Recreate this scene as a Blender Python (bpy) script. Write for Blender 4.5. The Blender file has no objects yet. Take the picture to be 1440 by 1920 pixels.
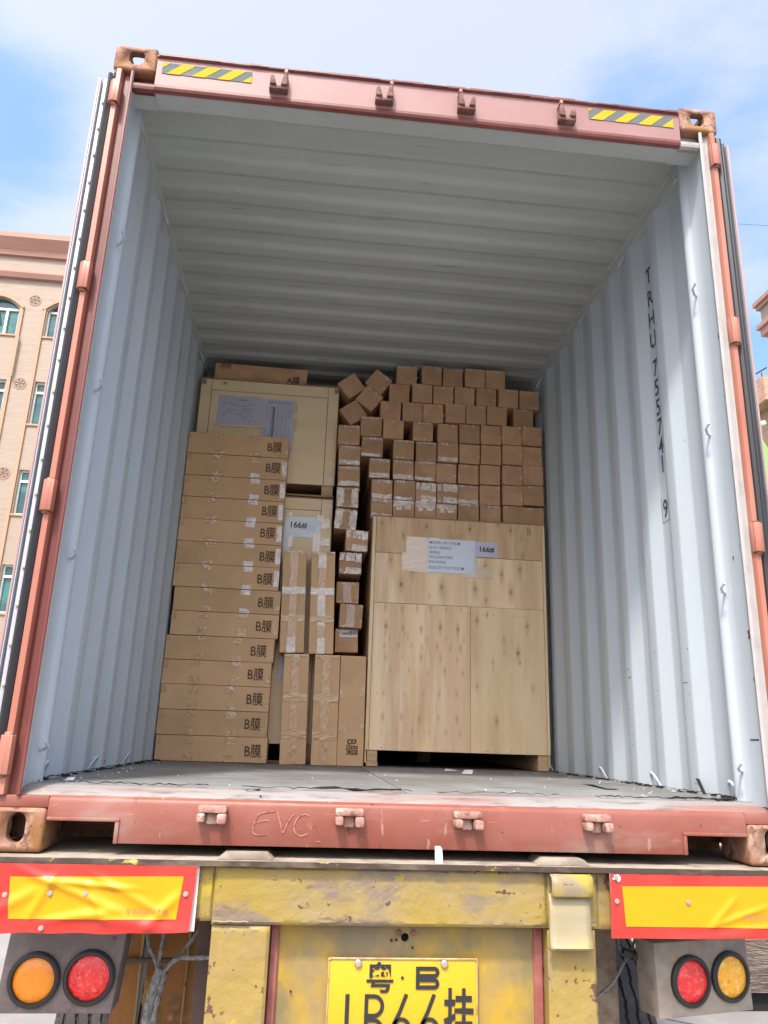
import bpy, bmesh, math, random
from mathutils import Vector, Matrix, noise
R = math.radians
random.seed(7)
S = bpy.context.scene
C = S.collection

# ------------------------------------------------------------------ camera
# units: metres; x right, y into the container, z up; z = 0 is the underside of the container
GROUND = -1.45
cam_d = bpy.data.cameras.new('camera')
cam = bpy.data.objects.new('camera', cam_d); C.objects.link(cam)
cr, cf, cu = Vector((0.99419364, -0.10276574, 0.03190934)), Vector((0.08957512, 0.95469719, 0.28377734)), Vector((-0.05962635, -0.27927134, 0.95835913))
m = Matrix(((cr.x, cu.x, -cf.x, -0.34115), (cr.y, cu.y, -cf.y, -2.42909), (cr.z, cu.z, -cf.z, 0.34419), (0, 0, 0, 1)))
cam.matrix_world = m
cam_d.sensor_fit = 'VERTICAL'; cam_d.sensor_height = 24; cam_d.sensor_width = 18
cam_d.lens = 24 * 1427.4 / 1920
cam_d.clip_start = 0.05; cam_d.clip_end = 2000
S.camera = cam

# ------------------------------------------------------------------ world, sun, exposure
SUN_EL, SUN_AZ = R(58), R(24)          # behind the camera, to its left
sun_dir = Vector((-math.sin(SUN_AZ) * math.cos(SUN_EL), -math.cos(SUN_AZ) * math.cos(SUN_EL), math.sin(SUN_EL)))
sd = bpy.data.lights.new('sun', 'SUN'); sun = bpy.data.objects.new('sun', sd); C.objects.link(sun)
sd.energy = 1.85; sd.angle = R(5); sd.color = (1.0, 0.95, 0.88)
sun.rotation_euler = sun_dir.to_track_quat('Z', 'Y').to_euler()

W = bpy.data.worlds.new('World'); S.world = W; W.use_nodes = True
wt = W.node_tree; wt.nodes.clear()
def wn(t, **k):
    n = wt.nodes.new(t)
    for a, b in k.items(): setattr(n, a, b)
    return n
w_out = wn('ShaderNodeOutputWorld'); w_bg = wn('ShaderNodeBackground')
sky = wn('ShaderNodeTexSky', sky_type='NISHITA', sun_disc=False)
sky.sun_elevation = SUN_EL; sky.sun_rotation = math.atan2(sun_dir.x, sun_dir.y)
sky.air_density = 1.0; sky.dust_density = 6.0; sky.ozone_density = 1.5
tc = wn('ShaderNodeTexCoord')
mp = wn('ShaderNodeMapping'); mp.inputs['Scale'].default_value = (1.0, 1.0, 2.2)
wt.links.new(tc.outputs['Generated'], mp.inputs[0])
nz = wn('ShaderNodeTexNoise'); nz.inputs['Scale'].default_value = 2.3; nz.inputs['Detail'].default_value = 9; nz.inputs['Roughness'].default_value = 0.55
nz.inputs['Distortion'].default_value = 0.4
wt.links.new(mp.outputs[0], nz.inputs['Vector'])
def wmath(op, a, b=None):
    n = wn('ShaderNodeMath', operation=op)
    for i, v in enumerate((a, b)):
        if v is None: continue
        if isinstance(v, (int, float)): n.inputs[i].default_value = v
        else: wt.links.new(v, n.inputs[i])
    return n.outputs[0]
acc = nz.outputs['Fac']
# cloud bank and clear gaps of this day's sky, by direction
def blob(direction, width, amount):
    global acc
    d = Vector(direction).normalized()
    n = wn('ShaderNodeVectorMath', operation='DOT_PRODUCT'); wt.links.new(tc.outputs['Generated'], n.inputs[0]); n.inputs[1].default_value = d
    f = wmath('SUBTRACT', 1.0, n.outputs['Value']); f = wmath('MULTIPLY', f, -1.0 / width); f = wmath('EXPONENT', f)
    acc = wmath('ADD', acc, wmath('MULTIPLY', f, amount))
def pdir(u, v): return cf + cr * ((u - 720) / 1427.4) + cu * ((960 - v) / 1427.4)
blob(pdir(420, 60), 0.035, 0.34); blob(pdir(850, 80), 0.03, 0.30); blob(pdir(150, 420), 0.008, 0.16)
blob(pdir(10, 230), 0.010, -0.36); blob(pdir(1170, 130), 0.009, -0.27); blob(pdir(1440, 250), 0.012, 0.12); blob(pdir(1430, 100), 0.01, -0.05)
blob(pdir(1440, 700), 0.01, -0.12); blob(pdir(1440, 480), 0.01, 0.10)
sp = wn('ShaderNodeSeparateXYZ'); wt.links.new(tc.outputs['Generated'], sp.inputs[0])
hz = wmath('EXPONENT', wmath('MULTIPLY', wmath('ABSOLUTE', sp.outputs['Z']), -9.0)); acc = wmath('ADD', acc, wmath('MULTIPLY', hz, 0.45))   # pale haze along the horizon
mr = wn('ShaderNodeMapRange'); mr.interpolation_type = 'SMOOTHSTEP'
mr.inputs['From Min'].default_value = 0.34; mr.inputs['From Max'].default_value = 0.66
wt.links.new(acc, mr.inputs['Value'])
mix = wn('ShaderNodeMix', data_type='RGBA')
cl = wn('ShaderNodeMix', data_type='RGBA'); cl.blend_type = 'ADD'; cl.inputs['Factor'].default_value = 1.0
cl.inputs['B'].default_value = (1.25, 1.1, 1.15, 1)
wt.links.new(sky.outputs[0], cl.inputs['A']); wt.links.new(cl.outputs['Result'], mix.inputs['B'])
gain = wn('ShaderNodeMix', data_type='RGBA'); gain.blend_type = 'ADD'; gain.inputs['Factor'].default_value = 1.0
gain.inputs['B'].default_value = (0.0, 0.35, 0.8, 1)
wt.links.new(sky.outputs[0], gain.inputs['A'])
wt.links.new(gain.outputs['Result'], mix.inputs['A'])
wt.links.new(mr.outputs[0], mix.inputs['Factor'])
wt.links.new(mix.outputs['Result'], w_bg.inputs[0]); w_bg.inputs[1].default_value = 0.128
wt.links.new(w_bg.outputs[0], w_out.inputs[0])
S.view_settings.view_transform = 'Standard'; S.view_settings.look = 'None'
S.view_settings.exposure = 1.38; S.view_settings.gamma = 1.0; S.view_settings.use_curve_mapping = False
S.cycles.max_bounces = 10; S.cycles.diffuse_bounces = 7; S.cycles.glossy_bounces = 4; S.cycles.caustics_reflective = False; S.cycles.caustics_refractive = False
S.cycles.use_denoising = True

# ------------------------------------------------------------------ materials
MATS = {}
def M(name, col, rough=0.6, metal=0.0, layers=(), bump=(), spec=0.5, coat=0.0, rand=0.0, attr=None, object_shift=True, trans=0.0, value_noise=0.0):
    """layers: (colour, scale, lo, hi, (sx,sy,sz), detail); bump: (scale, strength, stretch)"""
    if name in MATS: return MATS[name]
    mt = bpy.data.materials.new(name); mt.use_nodes = True; nt = mt.node_tree; N = nt.nodes; L = nt.links
    b = N['Principled BSDF']
    b.inputs['Roughness'].default_value = rough; b.inputs['Metallic'].default_value = metal
    b.inputs['Specular IOR Level'].default_value = spec; b.inputs['Coat Weight'].default_value = coat; b.inputs['Coat Roughness'].default_value = 0.12
    t = N.new('ShaderNodeTexCoord'); base = t.outputs['Object']
    oi = N.new('ShaderNodeObjectInfo')
    if object_shift:
        sc = N.new('ShaderNodeVectorMath'); sc.operation = 'SCALE'; sc.inputs[0].default_value = (13.1, 7.7, 21.3); L.new(oi.outputs['Random'], sc.inputs['Scale'])
        ad = N.new('ShaderNodeVectorMath'); ad.operation = 'ADD'; L.new(base, ad.inputs[0]); L.new(sc.outputs[0], ad.inputs[1]); base = ad.outputs[0]
    def nse(scale, stretch, detail):
        mp = N.new('ShaderNodeMapping'); mp.inputs['Scale'].default_value = stretch; L.new(base, mp.inputs[0])
        n = N.new('ShaderNodeTexNoise'); n.inputs['Scale'].default_value = scale; n.inputs['Detail'].default_value = detail; n.inputs['Roughness'].default_value = 0.6
        L.new(mp.outputs[0], n.inputs['Vector']); return n.outputs['Fac']
    rgb = N.new('ShaderNodeRGB'); rgb.outputs[0].default_value = (*col, 1); cur = rgb.outputs[0]
    for l in layers:
        c, s, lo, hi = l[:4]; st = l[4] if len(l) > 4 else (1, 1, 1); de = l[5] if len(l) > 5 else 5; amt = l[6] if len(l) > 6 else 1.0
        f = nse(s, st, de); r = N.new('ShaderNodeMapRange'); r.inputs['From Min'].default_value = lo; r.inputs['From Max'].default_value = hi; r.inputs['To Max'].default_value = amt
        L.new(f, r.inputs['Value']); x = N.new('ShaderNodeMix'); x.data_type = 'RGBA'; L.new(r.outputs[0], x.inputs['Factor']); L.new(cur, x.inputs['A']); x.inputs['B'].default_value = (*c, 1); cur = x.outputs['Result']
    if attr:
        for an, c in attr:
            a = N.new('ShaderNodeAttribute'); a.attribute_name = an
            x = N.new('ShaderNodeMix'); x.data_type = 'RGBA'; L.new(a.outputs['Fac'], x.inputs['Factor']); L.new(cur, x.inputs['A']); x.inputs['B'].default_value = (*c, 1); cur = x.outputs['Result']
    if rand:
        h = N.new('ShaderNodeHueSaturation'); r = N.new('ShaderNodeMapRange'); r.inputs['To Min'].default_value = 1 - rand; r.inputs['To Max'].default_value = 1 + rand
        L.new(oi.outputs['Random'], r.inputs['Value']); L.new(r.outputs[0], h.inputs['Value']); L.new(cur, h.inputs['Color']); cur = h.outputs[0]
    L.new(cur, b.inputs['Base Color'])
    if bump:
        prev = None
        for bb in bump:
            s, stg = bb[:2]; st = bb[2] if len(bb) > 2 else (1, 1, 1)
            n = N.new('ShaderNodeBump'); n.inputs['Strength'].default_value = stg; n.inputs['Distance'].default_value = bb[3] if len(bb) > 3 else 0.004
            L.new(nse(s, st, 4), n.inputs['Height'])
            if prev: L.new(prev, n.inputs['Normal'])
            prev = n.outputs[0]
        L.new(prev, b.inputs['Normal'])
    if trans:
        b.inputs['Alpha'].default_value = 1 - trans
    MATS[name] = mt; return mt

m_grey = M('interior_grey_paint', (0.45, 0.515, 0.57), 0.42, layers=[((0.39, 0.385, 0.36), 14, 0.66, 0.74, (1, 1, .06), 5, .45), ((0.39, 0.445, 0.485), 2.2, 0.45, 0.8, (1, 1, .25)), ((0.66, 0.71, 0.75), 9, 0.66, 0.76, (1, 1, .3), 8, .5), ((0.16, 0.14, 0.13), 38, 0.74, 0.78, (1, 1, .6), 3, .7)], bump=[(6, 0.25, (1, 1, .2)), (60, .08)], object_shift=False)
m_roof = M('ceiling_grey_paint', (0.46, 0.50, 0.49), 0.6, layers=[((0.38, 0.405, 0.385), 1.3, 0.35, 0.7, (.5, 1, 1), 7), ((0.22, 0.22, 0.20), 30, 0.62, 0.72, (.15, 1.5, 1), 6, .7), ((0.17, 0.12, 0.09), 50, 0.70, 0.73, (1, 1, 1), 4, .6), ((0.48, 0.51, 0.50), 5, 0.6, 0.8, (1, 1, 1), 6, .5)], bump=[(5, 0.2)], object_shift=False)
m_greydirty = M('dusty_grey_paint', (0.36, 0.345, 0.34), 0.7, layers=[((0.27, 0.26, 0.26), 8, 0.5, 0.75), ((0.32, 0.16, 0.12), 16, 0.62, 0.7, (1, 1, 1), 8, .7)], bump=[(40, .15)], object_shift=False)
RED = (0.20, 0.056, 0.035)
m_red = M('faded_red_paint', RED, 0.48, layers=[((0.27, 0.11, 0.09), 3, 0.42, 0.75, (1, 1, 1), 6, .8), ((0.15, 0.05, 0.035), 18, 0.68, 0.76, (1, 1, .5), 8, .8), ((0.27, 0.21, 0.175), 5, 0.54, 0.74, (.6, 1, 1.6), 9, .65), ((0.30, 0.17, 0.14), 40, 0.64, 0.68, (.25, 1, 2), 6, .6), ((0.07, 0.032, 0.022), 30, 0.655, 0.67, (1, 1, .7), 6, .9), ((0.33, 0.20, 0.16), 22, 0.66, 0.68, (1.4, 1, .3), 5, .7)], bump=[(7, 0.25), (90, .08)], object_shift=False)
m_redlight = M('chalky_pink_red_paint', (0.25, 0.125, 0.118), 0.55, layers=[((0.29, 0.17, 0.165), 2.5, 0.4, 0.7, (1, 1, 1), 6, .8), ((0.13, 0.05, 0.038), 24, 0.645, 0.75, (1, 1, .7), 7, .8)], bump=[(9, 0.2)], object_shift=False)
m_reddark = M('deep_red_paint_and_shade', (0.12, 0.024, 0.018), 0.5, layers=[((0.20, 0.065, 0.05), 4, 0.5, 0.72, (1, 1, .25), 7, .8), ((0.07, 0.025, 0.02), 14, 0.62, 0.72, (1, 1, .4), 7, .8), ((0.32, 0.19, 0.16), 30, 0.68, 0.74, (1, 1, .1), 6, .6)], bump=[(20, .15)], object_shift=False)  # deep red paint, also the painted shade on the left casting bracket
m_orange = M('orange_red_paint', (0.33, 0.12, 0.08), 0.45, layers=[((0.40, 0.18, 0.125), 4, 0.45, 0.7, (1, 1, .3)), ((0.24, 0.1, 0.06), 26, 0.68, 0.74, (1, 1, 1), 7, .8)], bump=[(30, .12)], object_shift=False)
m_casting = M('rusty_casting', (0.25, 0.115, 0.08), 0.75, layers=[((0.24, 0.11, 0.035), 9, 0.42, 0.6, (1, 1, 1), 7), ((0.38, 0.26, 0.19), 12, 0.52, 0.66, (1, 1, .6), 7), ((0.10, 0.045, 0.03), 24, 0.55, 0.62, (1, 1, 1), 9, .9)], bump=[(35, .5), (120, .3)], object_shift=False)
m_rust = M('brown_rust', (0.16, 0.085, 0.055), 0.85, layers=[((0.30, 0.15, 0.08), 20, 0.45, 0.65)], bump=[(50, .4)])
m_keeper = M('dusty_lock_bracket', (0.31, 0.16, 0.125), 0.75, layers=[((0.43, 0.31, 0.26), 22, 0.45, 0.6), ((0.12, 0.06, 0.045), 30, 0.58, 0.66, (1, 1, 1), 6, .9)], bump=[(60, .6)])
m_keeperdark = M('rusty_maroon_bracket', (0.13, 0.055, 0.045), 0.75, layers=[((0.22, 0.11, 0.09), 30, 0.5, 0.62)], bump=[(60, .5)])
m_dark = M('void_dark', (0.012, 0.011, 0.011), 0.9)
m_floor = M('container_plywood_floor', (0.135, 0.135, 0.13), 0.7, layers=[((0.20, 0.21, 0.21), 2.4, 0.42, 0.62, (1, .5, 1)), ((0.07, 0.067, 0.063), 5, 0.52, 0.70, (1, 2.5, 1), 8, .8), ((0.32, 0.32, 0.31), 26, 0.68, 0.74, (1, 1, 1), 6, .7)], bump=[(30, .25), (120, .15, (1, .2, 1))])
m_thresh = M('worn_threshold_plate', (0.25, 0.24, 0.235), 0.65, layers=[((0.24, 0.13, 0.11), 5, 0.45, 0.62, (.4, 2, 1)), ((0.12, 0.105, 0.095), 16, 0.54, 0.68, (.5, 2, 1), 8), ((0.62, 0.38, 0.12), 7, 0.72, 0.76, (1, 1, 1), 6, .8)], bump=[(40, .3)], object_shift=False)
CARD = (0.61, 0.385, 0.205)
m_card = M('cardboard', CARD, 0.78, layers=[((0.50, 0.31, 0.165), 6, 0.4, 0.75), ((0.61, 0.41, 0.245), 3, 0.5, 0.8, (1, 1, 1), 4, .7)], bump=[(4, .12), (160, .05, (.1, 1, 1))], rand=0.07)
m_card2 = M('cardboard_small', (0.50, 0.30, 0.165), 0.78, layers=[((0.35, 0.205, 0.12), 8, 0.4, 0.75), ((0.52, 0.33, 0.205), 5, 0.55, 0.8)], bump=[(9, .7, (1, 1, 1), .008), (160, .05, (.1, 1, 1))], rand=0.17)
m_cardedge = M('cardboard_edge', (0.24, 0.13, 0.065), 0.85)
m_tape = M('brown_clear_tape', (0.50, 0.305, 0.145), 0.22, layers=[((0.58, 0.38, 0.21), 30, 0.5, 0.7)], bump=[(24, .45, (1, 1, 1), .006), (90, .25, (1, 1, 3))], spec=0.6, coat=0.5)
m_tapew = M('painted_sheen_tape', (0.56, 0.45, 0.38), 0.2, layers=[((0.68, 0.60, 0.54), 22, 0.45, 0.6, (1, 1, 1), 3), ((0.56, 0.40, 0.28), 34, 0.56, 0.66, (1, 1, 1), 4, .7)], bump=[(26, .7, (1, 1, 1), .008), (80, .4, (1, 1, 2.4))], spec=0.8, coat=0.9)  # clear tape; its pale colour stands in for reflected sky
m_tape2 = M('dull_brown_tape', (0.40, 0.25, 0.165), 0.25, layers=[((0.50, 0.34, 0.24), 30, 0.5, 0.7)], bump=[(24, .6, (1, 1, 1), .006), (90, .35, (1, 1, 3))], spec=0.6, coat=0.5)
m_film = M('pale_glint_film', (0.88, 0.80, 0.72), 0.12, bump=[(60, .6)], spec=1.0, coat=1.0)  # near-white colour paints the glints on film edges
m_ink = M('dark_brown_print', (0.05, 0.022, 0.013), 0.7, layers=[((0.17, 0.09, 0.05), 60, 0.5, 0.66)])
m_black = M('black_print', (0.014, 0.014, 0.018), 0.6)
m_wallink = M('faded_black_letters', (0.04, 0.048, 0.055), 0.6, layers=[((0.2, 0.23, 0.26), 70, 0.55, 0.62)], object_shift=False)
m_greyink = M('grey_print', (0.11, 0.125, 0.15), 0.7)
m_paper = M('pale_blue_paper', (0.60, 0.68, 0.76), 0.35, layers=[((0.54, 0.62, 0.72), 5, 0.45, 0.7)], bump=[(12, .25)], coat=.3)
m_paperv = M('lilac_white_paper', (0.50, 0.50, 0.62), 0.3, layers=[((0.43, 0.43, 0.56), 6, 0.45, 0.7)], bump=[(14, .35)], coat=.5)
m_paperw = M('white_paper', (0.68, 0.68, 0.70), 0.5, bump=[(14, .3)])
PLY = (0.86, 0.645, 0.40)
ply_attr = [('halo', (0.42, 0.25, 0.12)), ('knot', (0.07, 0.035, 0.02))]
m_ply = M('pine_plywood', PLY, 0.62, layers=[((0.68, 0.47, 0.28), 1.9, 0.40, 0.60, (3.4, 1, .12), 3), ((0.66, 0.44, 0.25), 2.6, 0.5, 0.7, (3, 1, .45), 5), ((0.84, 0.69, 0.50), 5, 0.5, 0.72, (4, 1, .3), 4, .8), ((0.62, 0.43, 0.25), 30, 0.58, 0.72, (5, 1, .3), 3, .4)], bump=[(40, .1, (4, 1, .3))], attr=ply_attr)
m_ply2 = M('pine_plywood_ochre', (0.78, 0.595, 0.355), 0.62, layers=[((0.65, 0.46, 0.25), 3, 0.42, 0.7, (2.5, 1, .5), 5), ((0.79, 0.62, 0.41), 4, 0.5, 0.72, (4, 1, .3), 4, .8)], bump=[(40, .1, (4, 1, .3))], attr=ply_attr)
m_ply3 = M('pine_plywood_brown', (0.68, 0.475, 0.285), 0.62, layers=[((0.54, 0.34, 0.19), 2.4, 0.40, 0.62, (3, 1, .6), 5), ((0.76, 0.58, 0.39), 4, 0.52, 0.72, (4, 1, .3), 4, .8)], bump=[(40, .1, (4, 1, .3))], attr=ply_attr)
m_birch = M('pale_birch_plywood', (0.77, 0.62, 0.40), 0.55, layers=[((0.71, 0.56, 0.345), 3, 0.45, 0.7, (.35, 1, 3)), ((0.45, 0.32, 0.17), 14, 0.68, 0.76, (.3, 1, 3), 5, .6)], bump=[(20, .1, (.3, 1, 3))])
m_birchedge = M('plywood_edge', (0.34, 0.20, 0.11), 0.75, layers=[((0.22, 0.12, 0.065), 30, 0.5, 0.7, (.1, .1, 4))])
m_lumber = M('rough_lumber', (0.52, 0.37, 0.20), 0.75, layers=[((0.38, 0.245, 0.12), 12, 0.45, 0.65, (.3, 1, 4))], bump=[(40, .3, (.3, 1, 4))])
m_yellow = M('worn_yellow_paint', (0.28, 0.20, 0.034), 0.5, layers=[((0.26, 0.195, 0.085), 4, 0.42, 0.6, (.8, 1, 1.3), 6), ((0.17, 0.13, 0.105), 5.5, 0.505, 0.59, (.7, 1, 1.5), 10, .85), ((0.34, 0.255, 0.014), 6.5, 0.60, 0.625, (1, 1, 1), 7, .8), ((0.13, 0.085, 0.065), 12, 0.62, 0.66, (.5, 1, 1.8), 9, .8), ((0.06, 0.036, 0.028), 30, 0.64, 0.655, (.8, 1, 1), 5, .95), ((0.10, 0.06, 0.045), 95, 0.69, 0.71, (1, 1, 1), 3, .8)], bump=[(9, .5), (34, .6), (70, .35)], coat=.1, object_shift=False)
m_yellowpost = M('peeling_yellow_paint', (0.28, 0.20, 0.052), 0.55, layers=[((0.25, 0.17, 0.075), 6, 0.45, 0.7), ((0.20, 0.155, 0.11), 5, 0.52, 0.64, (1, 1, .5), 10, .8), ((0.42, 0.31, 0.02), 4, 0.60, 0.64, (1, 1, .7), 7, .8), ((0.10, 0.05, 0.03), 60, 0.67, 0.69, (1, 1, 1), 4, .9), ((0.09, 0.045, 0.03), 19, 0.61, 0.63, (1, 1, .8), 9, .95), ((0.42, 0.30, 0.035), 5, 0.64, 0.7, (1, 1, 1), 6, .9)], bump=[(12, .6), (34, .7)], object_shift=False)
m_yellowdirt = M('grimy_yellow_paint', (0.37, 0.235, 0.02), 0.55, layers=[((0.19, 0.15, 0.065), 5, 0.44, 0.6, (1, 1, .7), 7), ((0.42, 0.27, 0.015), 8, 0.56, 0.66, (1, 1, .7)), ((0.20, 0.16, 0.10), 3.2, 0.5, 0.66, (1, 1, .8), 8, .8), ((0.07, 0.04, 0.03), 40, 0.72, 0.75, (1, 1, 1), 6, .8)], bump=[(18, .4)], object_shift=False)
m_maroon = M('maroon_primer', (0.235, 0.07, 0.06), 0.6, layers=[((0.30, 0.11, 0.09), 12, 0.45, 0.65)], bump=[(30, .3)])
m_hook = M('chipped_yellow_bracket', (0.38, 0.28, 0.035), 0.5, layers=[((0.25, 0.2, 0.13), 9, 0.46, 0.6, (1, 1, 1), 7), ((0.22, 0.17, 0.12), 18, 0.62, 0.68, (1, 1, 1), 7)], bump=[(22, .5)], coat=.2)
m_hook2 = M('mud_dusted_bracket', (0.29, 0.25, 0.15), 0.6, layers=[((0.38, 0.29, 0.05), 7, 0.55, 0.66), ((0.30, 0.25, 0.18), 14, 0.56, 0.66)], bump=[(22, .5)])
m_deck = M('dusty_deck_plate', (0.28, 0.24, 0.195), 0.75, layers=[((0.18, 0.145, 0.11), 12, 0.45, 0.65), ((0.52, 0.42, 0.18), 8, 0.68, 0.72)], bump=[(50, .3)])
m_deckedge = M('dark_deck_edge', (0.05, 0.034, 0.026), 0.85, layers=[((0.11, 0.085, 0.062), 20, 0.45, 0.6, (.4, 1, 1)), ((0.50, 0.38, 0.10), 14, 0.64, 0.68, (.6, 1, 1))], bump=[(60, .5)])  # dark brown base with paler and yellow patches
m_sred = M('red_reflective_sheet', (0.50, 0.03, 0.022), 0.26, layers=[((0.46, 0.045, 0.035), 5, 0.45, 0.7)], spec=.4, coat=.22, bump=[(5, .12)])
m_syel = M('yellow_reflective_sheet', (0.56, 0.285, 0.0), 0.26, layers=[((0.53, 0.26, 0.001), 5, 0.45, 0.7)], spec=.4, coat=.22, bump=[(5, .12)])
m_steel = M('zinc_rivet', (0.55, 0.52, 0.48), 0.3, metal=.8, bump=[(60, .2)])
m_bolt = M('dull_greenish_bolt', (0.36, 0.37, 0.27), 0.6, bump=[(60, .2)])
m_lampbox = M('muddy_grey_lamp_box', (0.15, 0.12, 0.115), 0.8, layers=[((0.21, 0.17, 0.155), 9, 0.45, 0.62), ((0.09, 0.07, 0.06), 20, 0.6, 0.7)], bump=[(70, .5)])
m_lampbox2 = M('dusty_beige_lamp_box', (0.30, 0.26, 0.21), 0.8, layers=[((0.20, 0.165, 0.14), 7, 0.45, 0.62), ((0.42, 0.31, 0.10), 10, 0.62, 0.7), ((0.12, 0.085, 0.06), 24, 0.66, 0.7)], bump=[(60, .5)])
m_rubber = M('black_rubber', (0.022, 0.021, 0.022), 0.6, bump=[(40, .1)])
m_gasket = M('door_gasket', (0.013, 0.013, 0.016), 0.5)
m_tyre = M('tyre_rubber', (0.028, 0.026, 0.027), 0.75, layers=[((0.07, 0.062, 0.055), 7, 0.5, 0.75)], bump=[(50, .3)])
m_lensr = M('red_lens', (0.80, 0.015, 0.015), 0.25, layers=[((0.95, 0.12, 0.09), 60, 0.54, 0.66), ((0.42, 0.005, 0.005), 50, 0.58, 0.66)], bump=[(60, .9, (1, 1, 1), .01)], coat=.6)
m_lensa = M('amber_lens', (0.85, 0.27, 0.006), 0.28, layers=[((0.72, 0.20, 0.004), 16, 0.5, 0.65)], bump=[(60, .3)], coat=.4)
m_lensy = M('yellow_amber_lens', (0.90, 0.42, 0.008), 0.25, layers=[((0.95, 0.62, 0.12), 60, 0.54, 0.64), ((0.6, 0.22, 0.005), 50, 0.58, 0.68)], bump=[(60, .9, (1, 1, 1), .01)], coat=.6)
m_rusto = M('rusty_orange_frame', (0.26, 0.11, 0.02), 0.7, layers=[((0.17, 0.06, 0.022), 5, 0.45, 0.6, (1, 1, .5)), ((0.10, 0.055, 0.035), 9, 0.56, 0.7), ((0.48, 0.28, 0.06), 8, 0.6, 0.72)], bump=[(30, .4)])
m_framedark = M('dark_frame_steel', (0.09, 0.06, 0.05), 0.8, layers=[((0.2, 0.08, 0.035), 6, 0.55, 0.7)], bump=[(30, .4)])
m_framedust = M('dusty_frame_steel', (0.30, 0.24, 0.18), 0.85, layers=[((0.18, 0.13, 0.1), 12, 0.45, 0.62), ((0.08, 0.05, 0.04), 40, 0.66, 0.7)], bump=[(60, .5)])
m_cable = M('grey_cable_sleeve', (0.27, 0.26, 0.25), 0.75, layers=[((0.15, 0.15, 0.15), 60, 0.48, 0.58)], bump=[(160, .7)])
m_plate = M('number_plate_yellow', (0.52, 0.33, 0.008), 0.35, layers=[((0.50, 0.30, 0.035), 4, 0.6, 0.75)], coat=.4)
m_plateedge = M('number_plate_frame', (0.42, 0.30, 0.14), 0.5, layers=[((0.28, 0.18, 0.11), 20, 0.5, 0.6)])
m_doorgrey = M('door_grey_strip', (0.15, 0.165, 0.19), 0.5, object_shift=False, layers=[((0.09, 0.10, 0.115), 12, 0.5, 0.7, (1, 1, .2))])
m_doorwhite = M('door_white_strip', (0.42, 0.43, 0.47), 0.5, object_shift=False, layers=[((0.34, 0.34, 0.37), 12, 0.55, 0.7, (1, 1, .2))])
m_doorpink = M('door_pink_skin', (0.36, 0.23, 0.225), 0.5, object_shift=False, layers=[((0.3, 0.16, 0.145), 8, 0.5, 0.7, (1, 1, .2))])
m_stky = M('sticker_yellow', (0.46, 0.33, 0.025), 0.8, spec=.1); m_stkg = M('sticker_grey', (0.12, 0.145, 0.145), 0.8, spec=.1, layers=[((0.17, 0.19, 0.185), 10, .5, .65)])
m_chalk = M('chalk', (0.33, 0.17, 0.13), 0.95, layers=[((0.22, 0.08, 0.06), 90, 0.48, 0.56)], object_shift=False)
m_stain = M('white_stain', (0.60, 0.65, 0.68), 0.7)
m_scuff = M('dark_scuff', (0.17, 0.18, 0.19), 0.7)
m_conc = M('concrete_yard', (0.25, 0.242, 0.235), 0.85, layers=[((0.20, 0.195, 0.19), 0.6, 0.42, 0.65), ((0.31, 0.30, 0.29), 3, 0.5, 0.75, (1, 1, 1), 8, .6), ((0.24, 0.23, 0.215), 9, 0.64, 0.72, (1, 1, 1), 8, .6)], bump=[(20, .2)], object_shift=False)
m_facade = M('peach_tile_facade', (0.31, 0.25, 0.195), 0.6, layers=[((0.275, 0.205, 0.155), 1.6, 0.42, 0.7, (.4, 1, 9), 4), ((0.37, 0.31, 0.25), 4, 0.5, 0.7, (.3, 1, 12), 4)], bump=[(6, .3, (.2, 1, 14))], object_shift=False)
m_cornice = M('salmon_cornice', (0.40, 0.23, 0.175), 0.7, layers=[((0.33, 0.175, 0.13), 1, 0.45, 0.7, (.3, 1, 3))], object_shift=False)
m_strip = M('orange_moulding', (0.42, 0.25, 0.16), 0.7, object_shift=False)
m_winframe = M('pale_window_frame', (0.66, 0.68, 0.62), 0.5)
m_glass = M('teal_glass', (0.02, 0.075, 0.085), 0.1, spec=.6, layers=[((0.035, 0.17, 0.155), 0.7, 0.45, 0.6)], bump=[(1.5, .1)])
m_roomdark = M('dark_room_patch', (0.004, 0.03, 0.03), 0.1, spec=.4)  # flat dark colour painting the unlit room behind a sash
m_green = M('lime_green_wall', (0.25, 0.62, 0.14), 0.7); m_orangewall = M('orange_wall', (0.62, 0.34, 0.12), 0.7)
m_brickw = M('pink_brick_wall', (0.50, 0.31, 0.22), 0.8, layers=[((0.38, 0.2, 0.13), 3, 0.48, 0.6, (1, 1, 4))])
m_rough = M('rough_dark_wall', (0.13, 0.10, 0.085), 0.9, layers=[((0.22, 0.18, 0.15), 6, 0.45, 0.62, (1, 1, 5)), ((0.05, 0.04, 0.04), 12, 0.58, 0.7, (1, 1, 6))], bump=[(14, .8, (1, 1, 5), .05)])
m_footshade = M('painted_foot_shade', (0.01, 0.01, 0.012), 0.9)  # black base colour paints the shade at the low wall's foot

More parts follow.
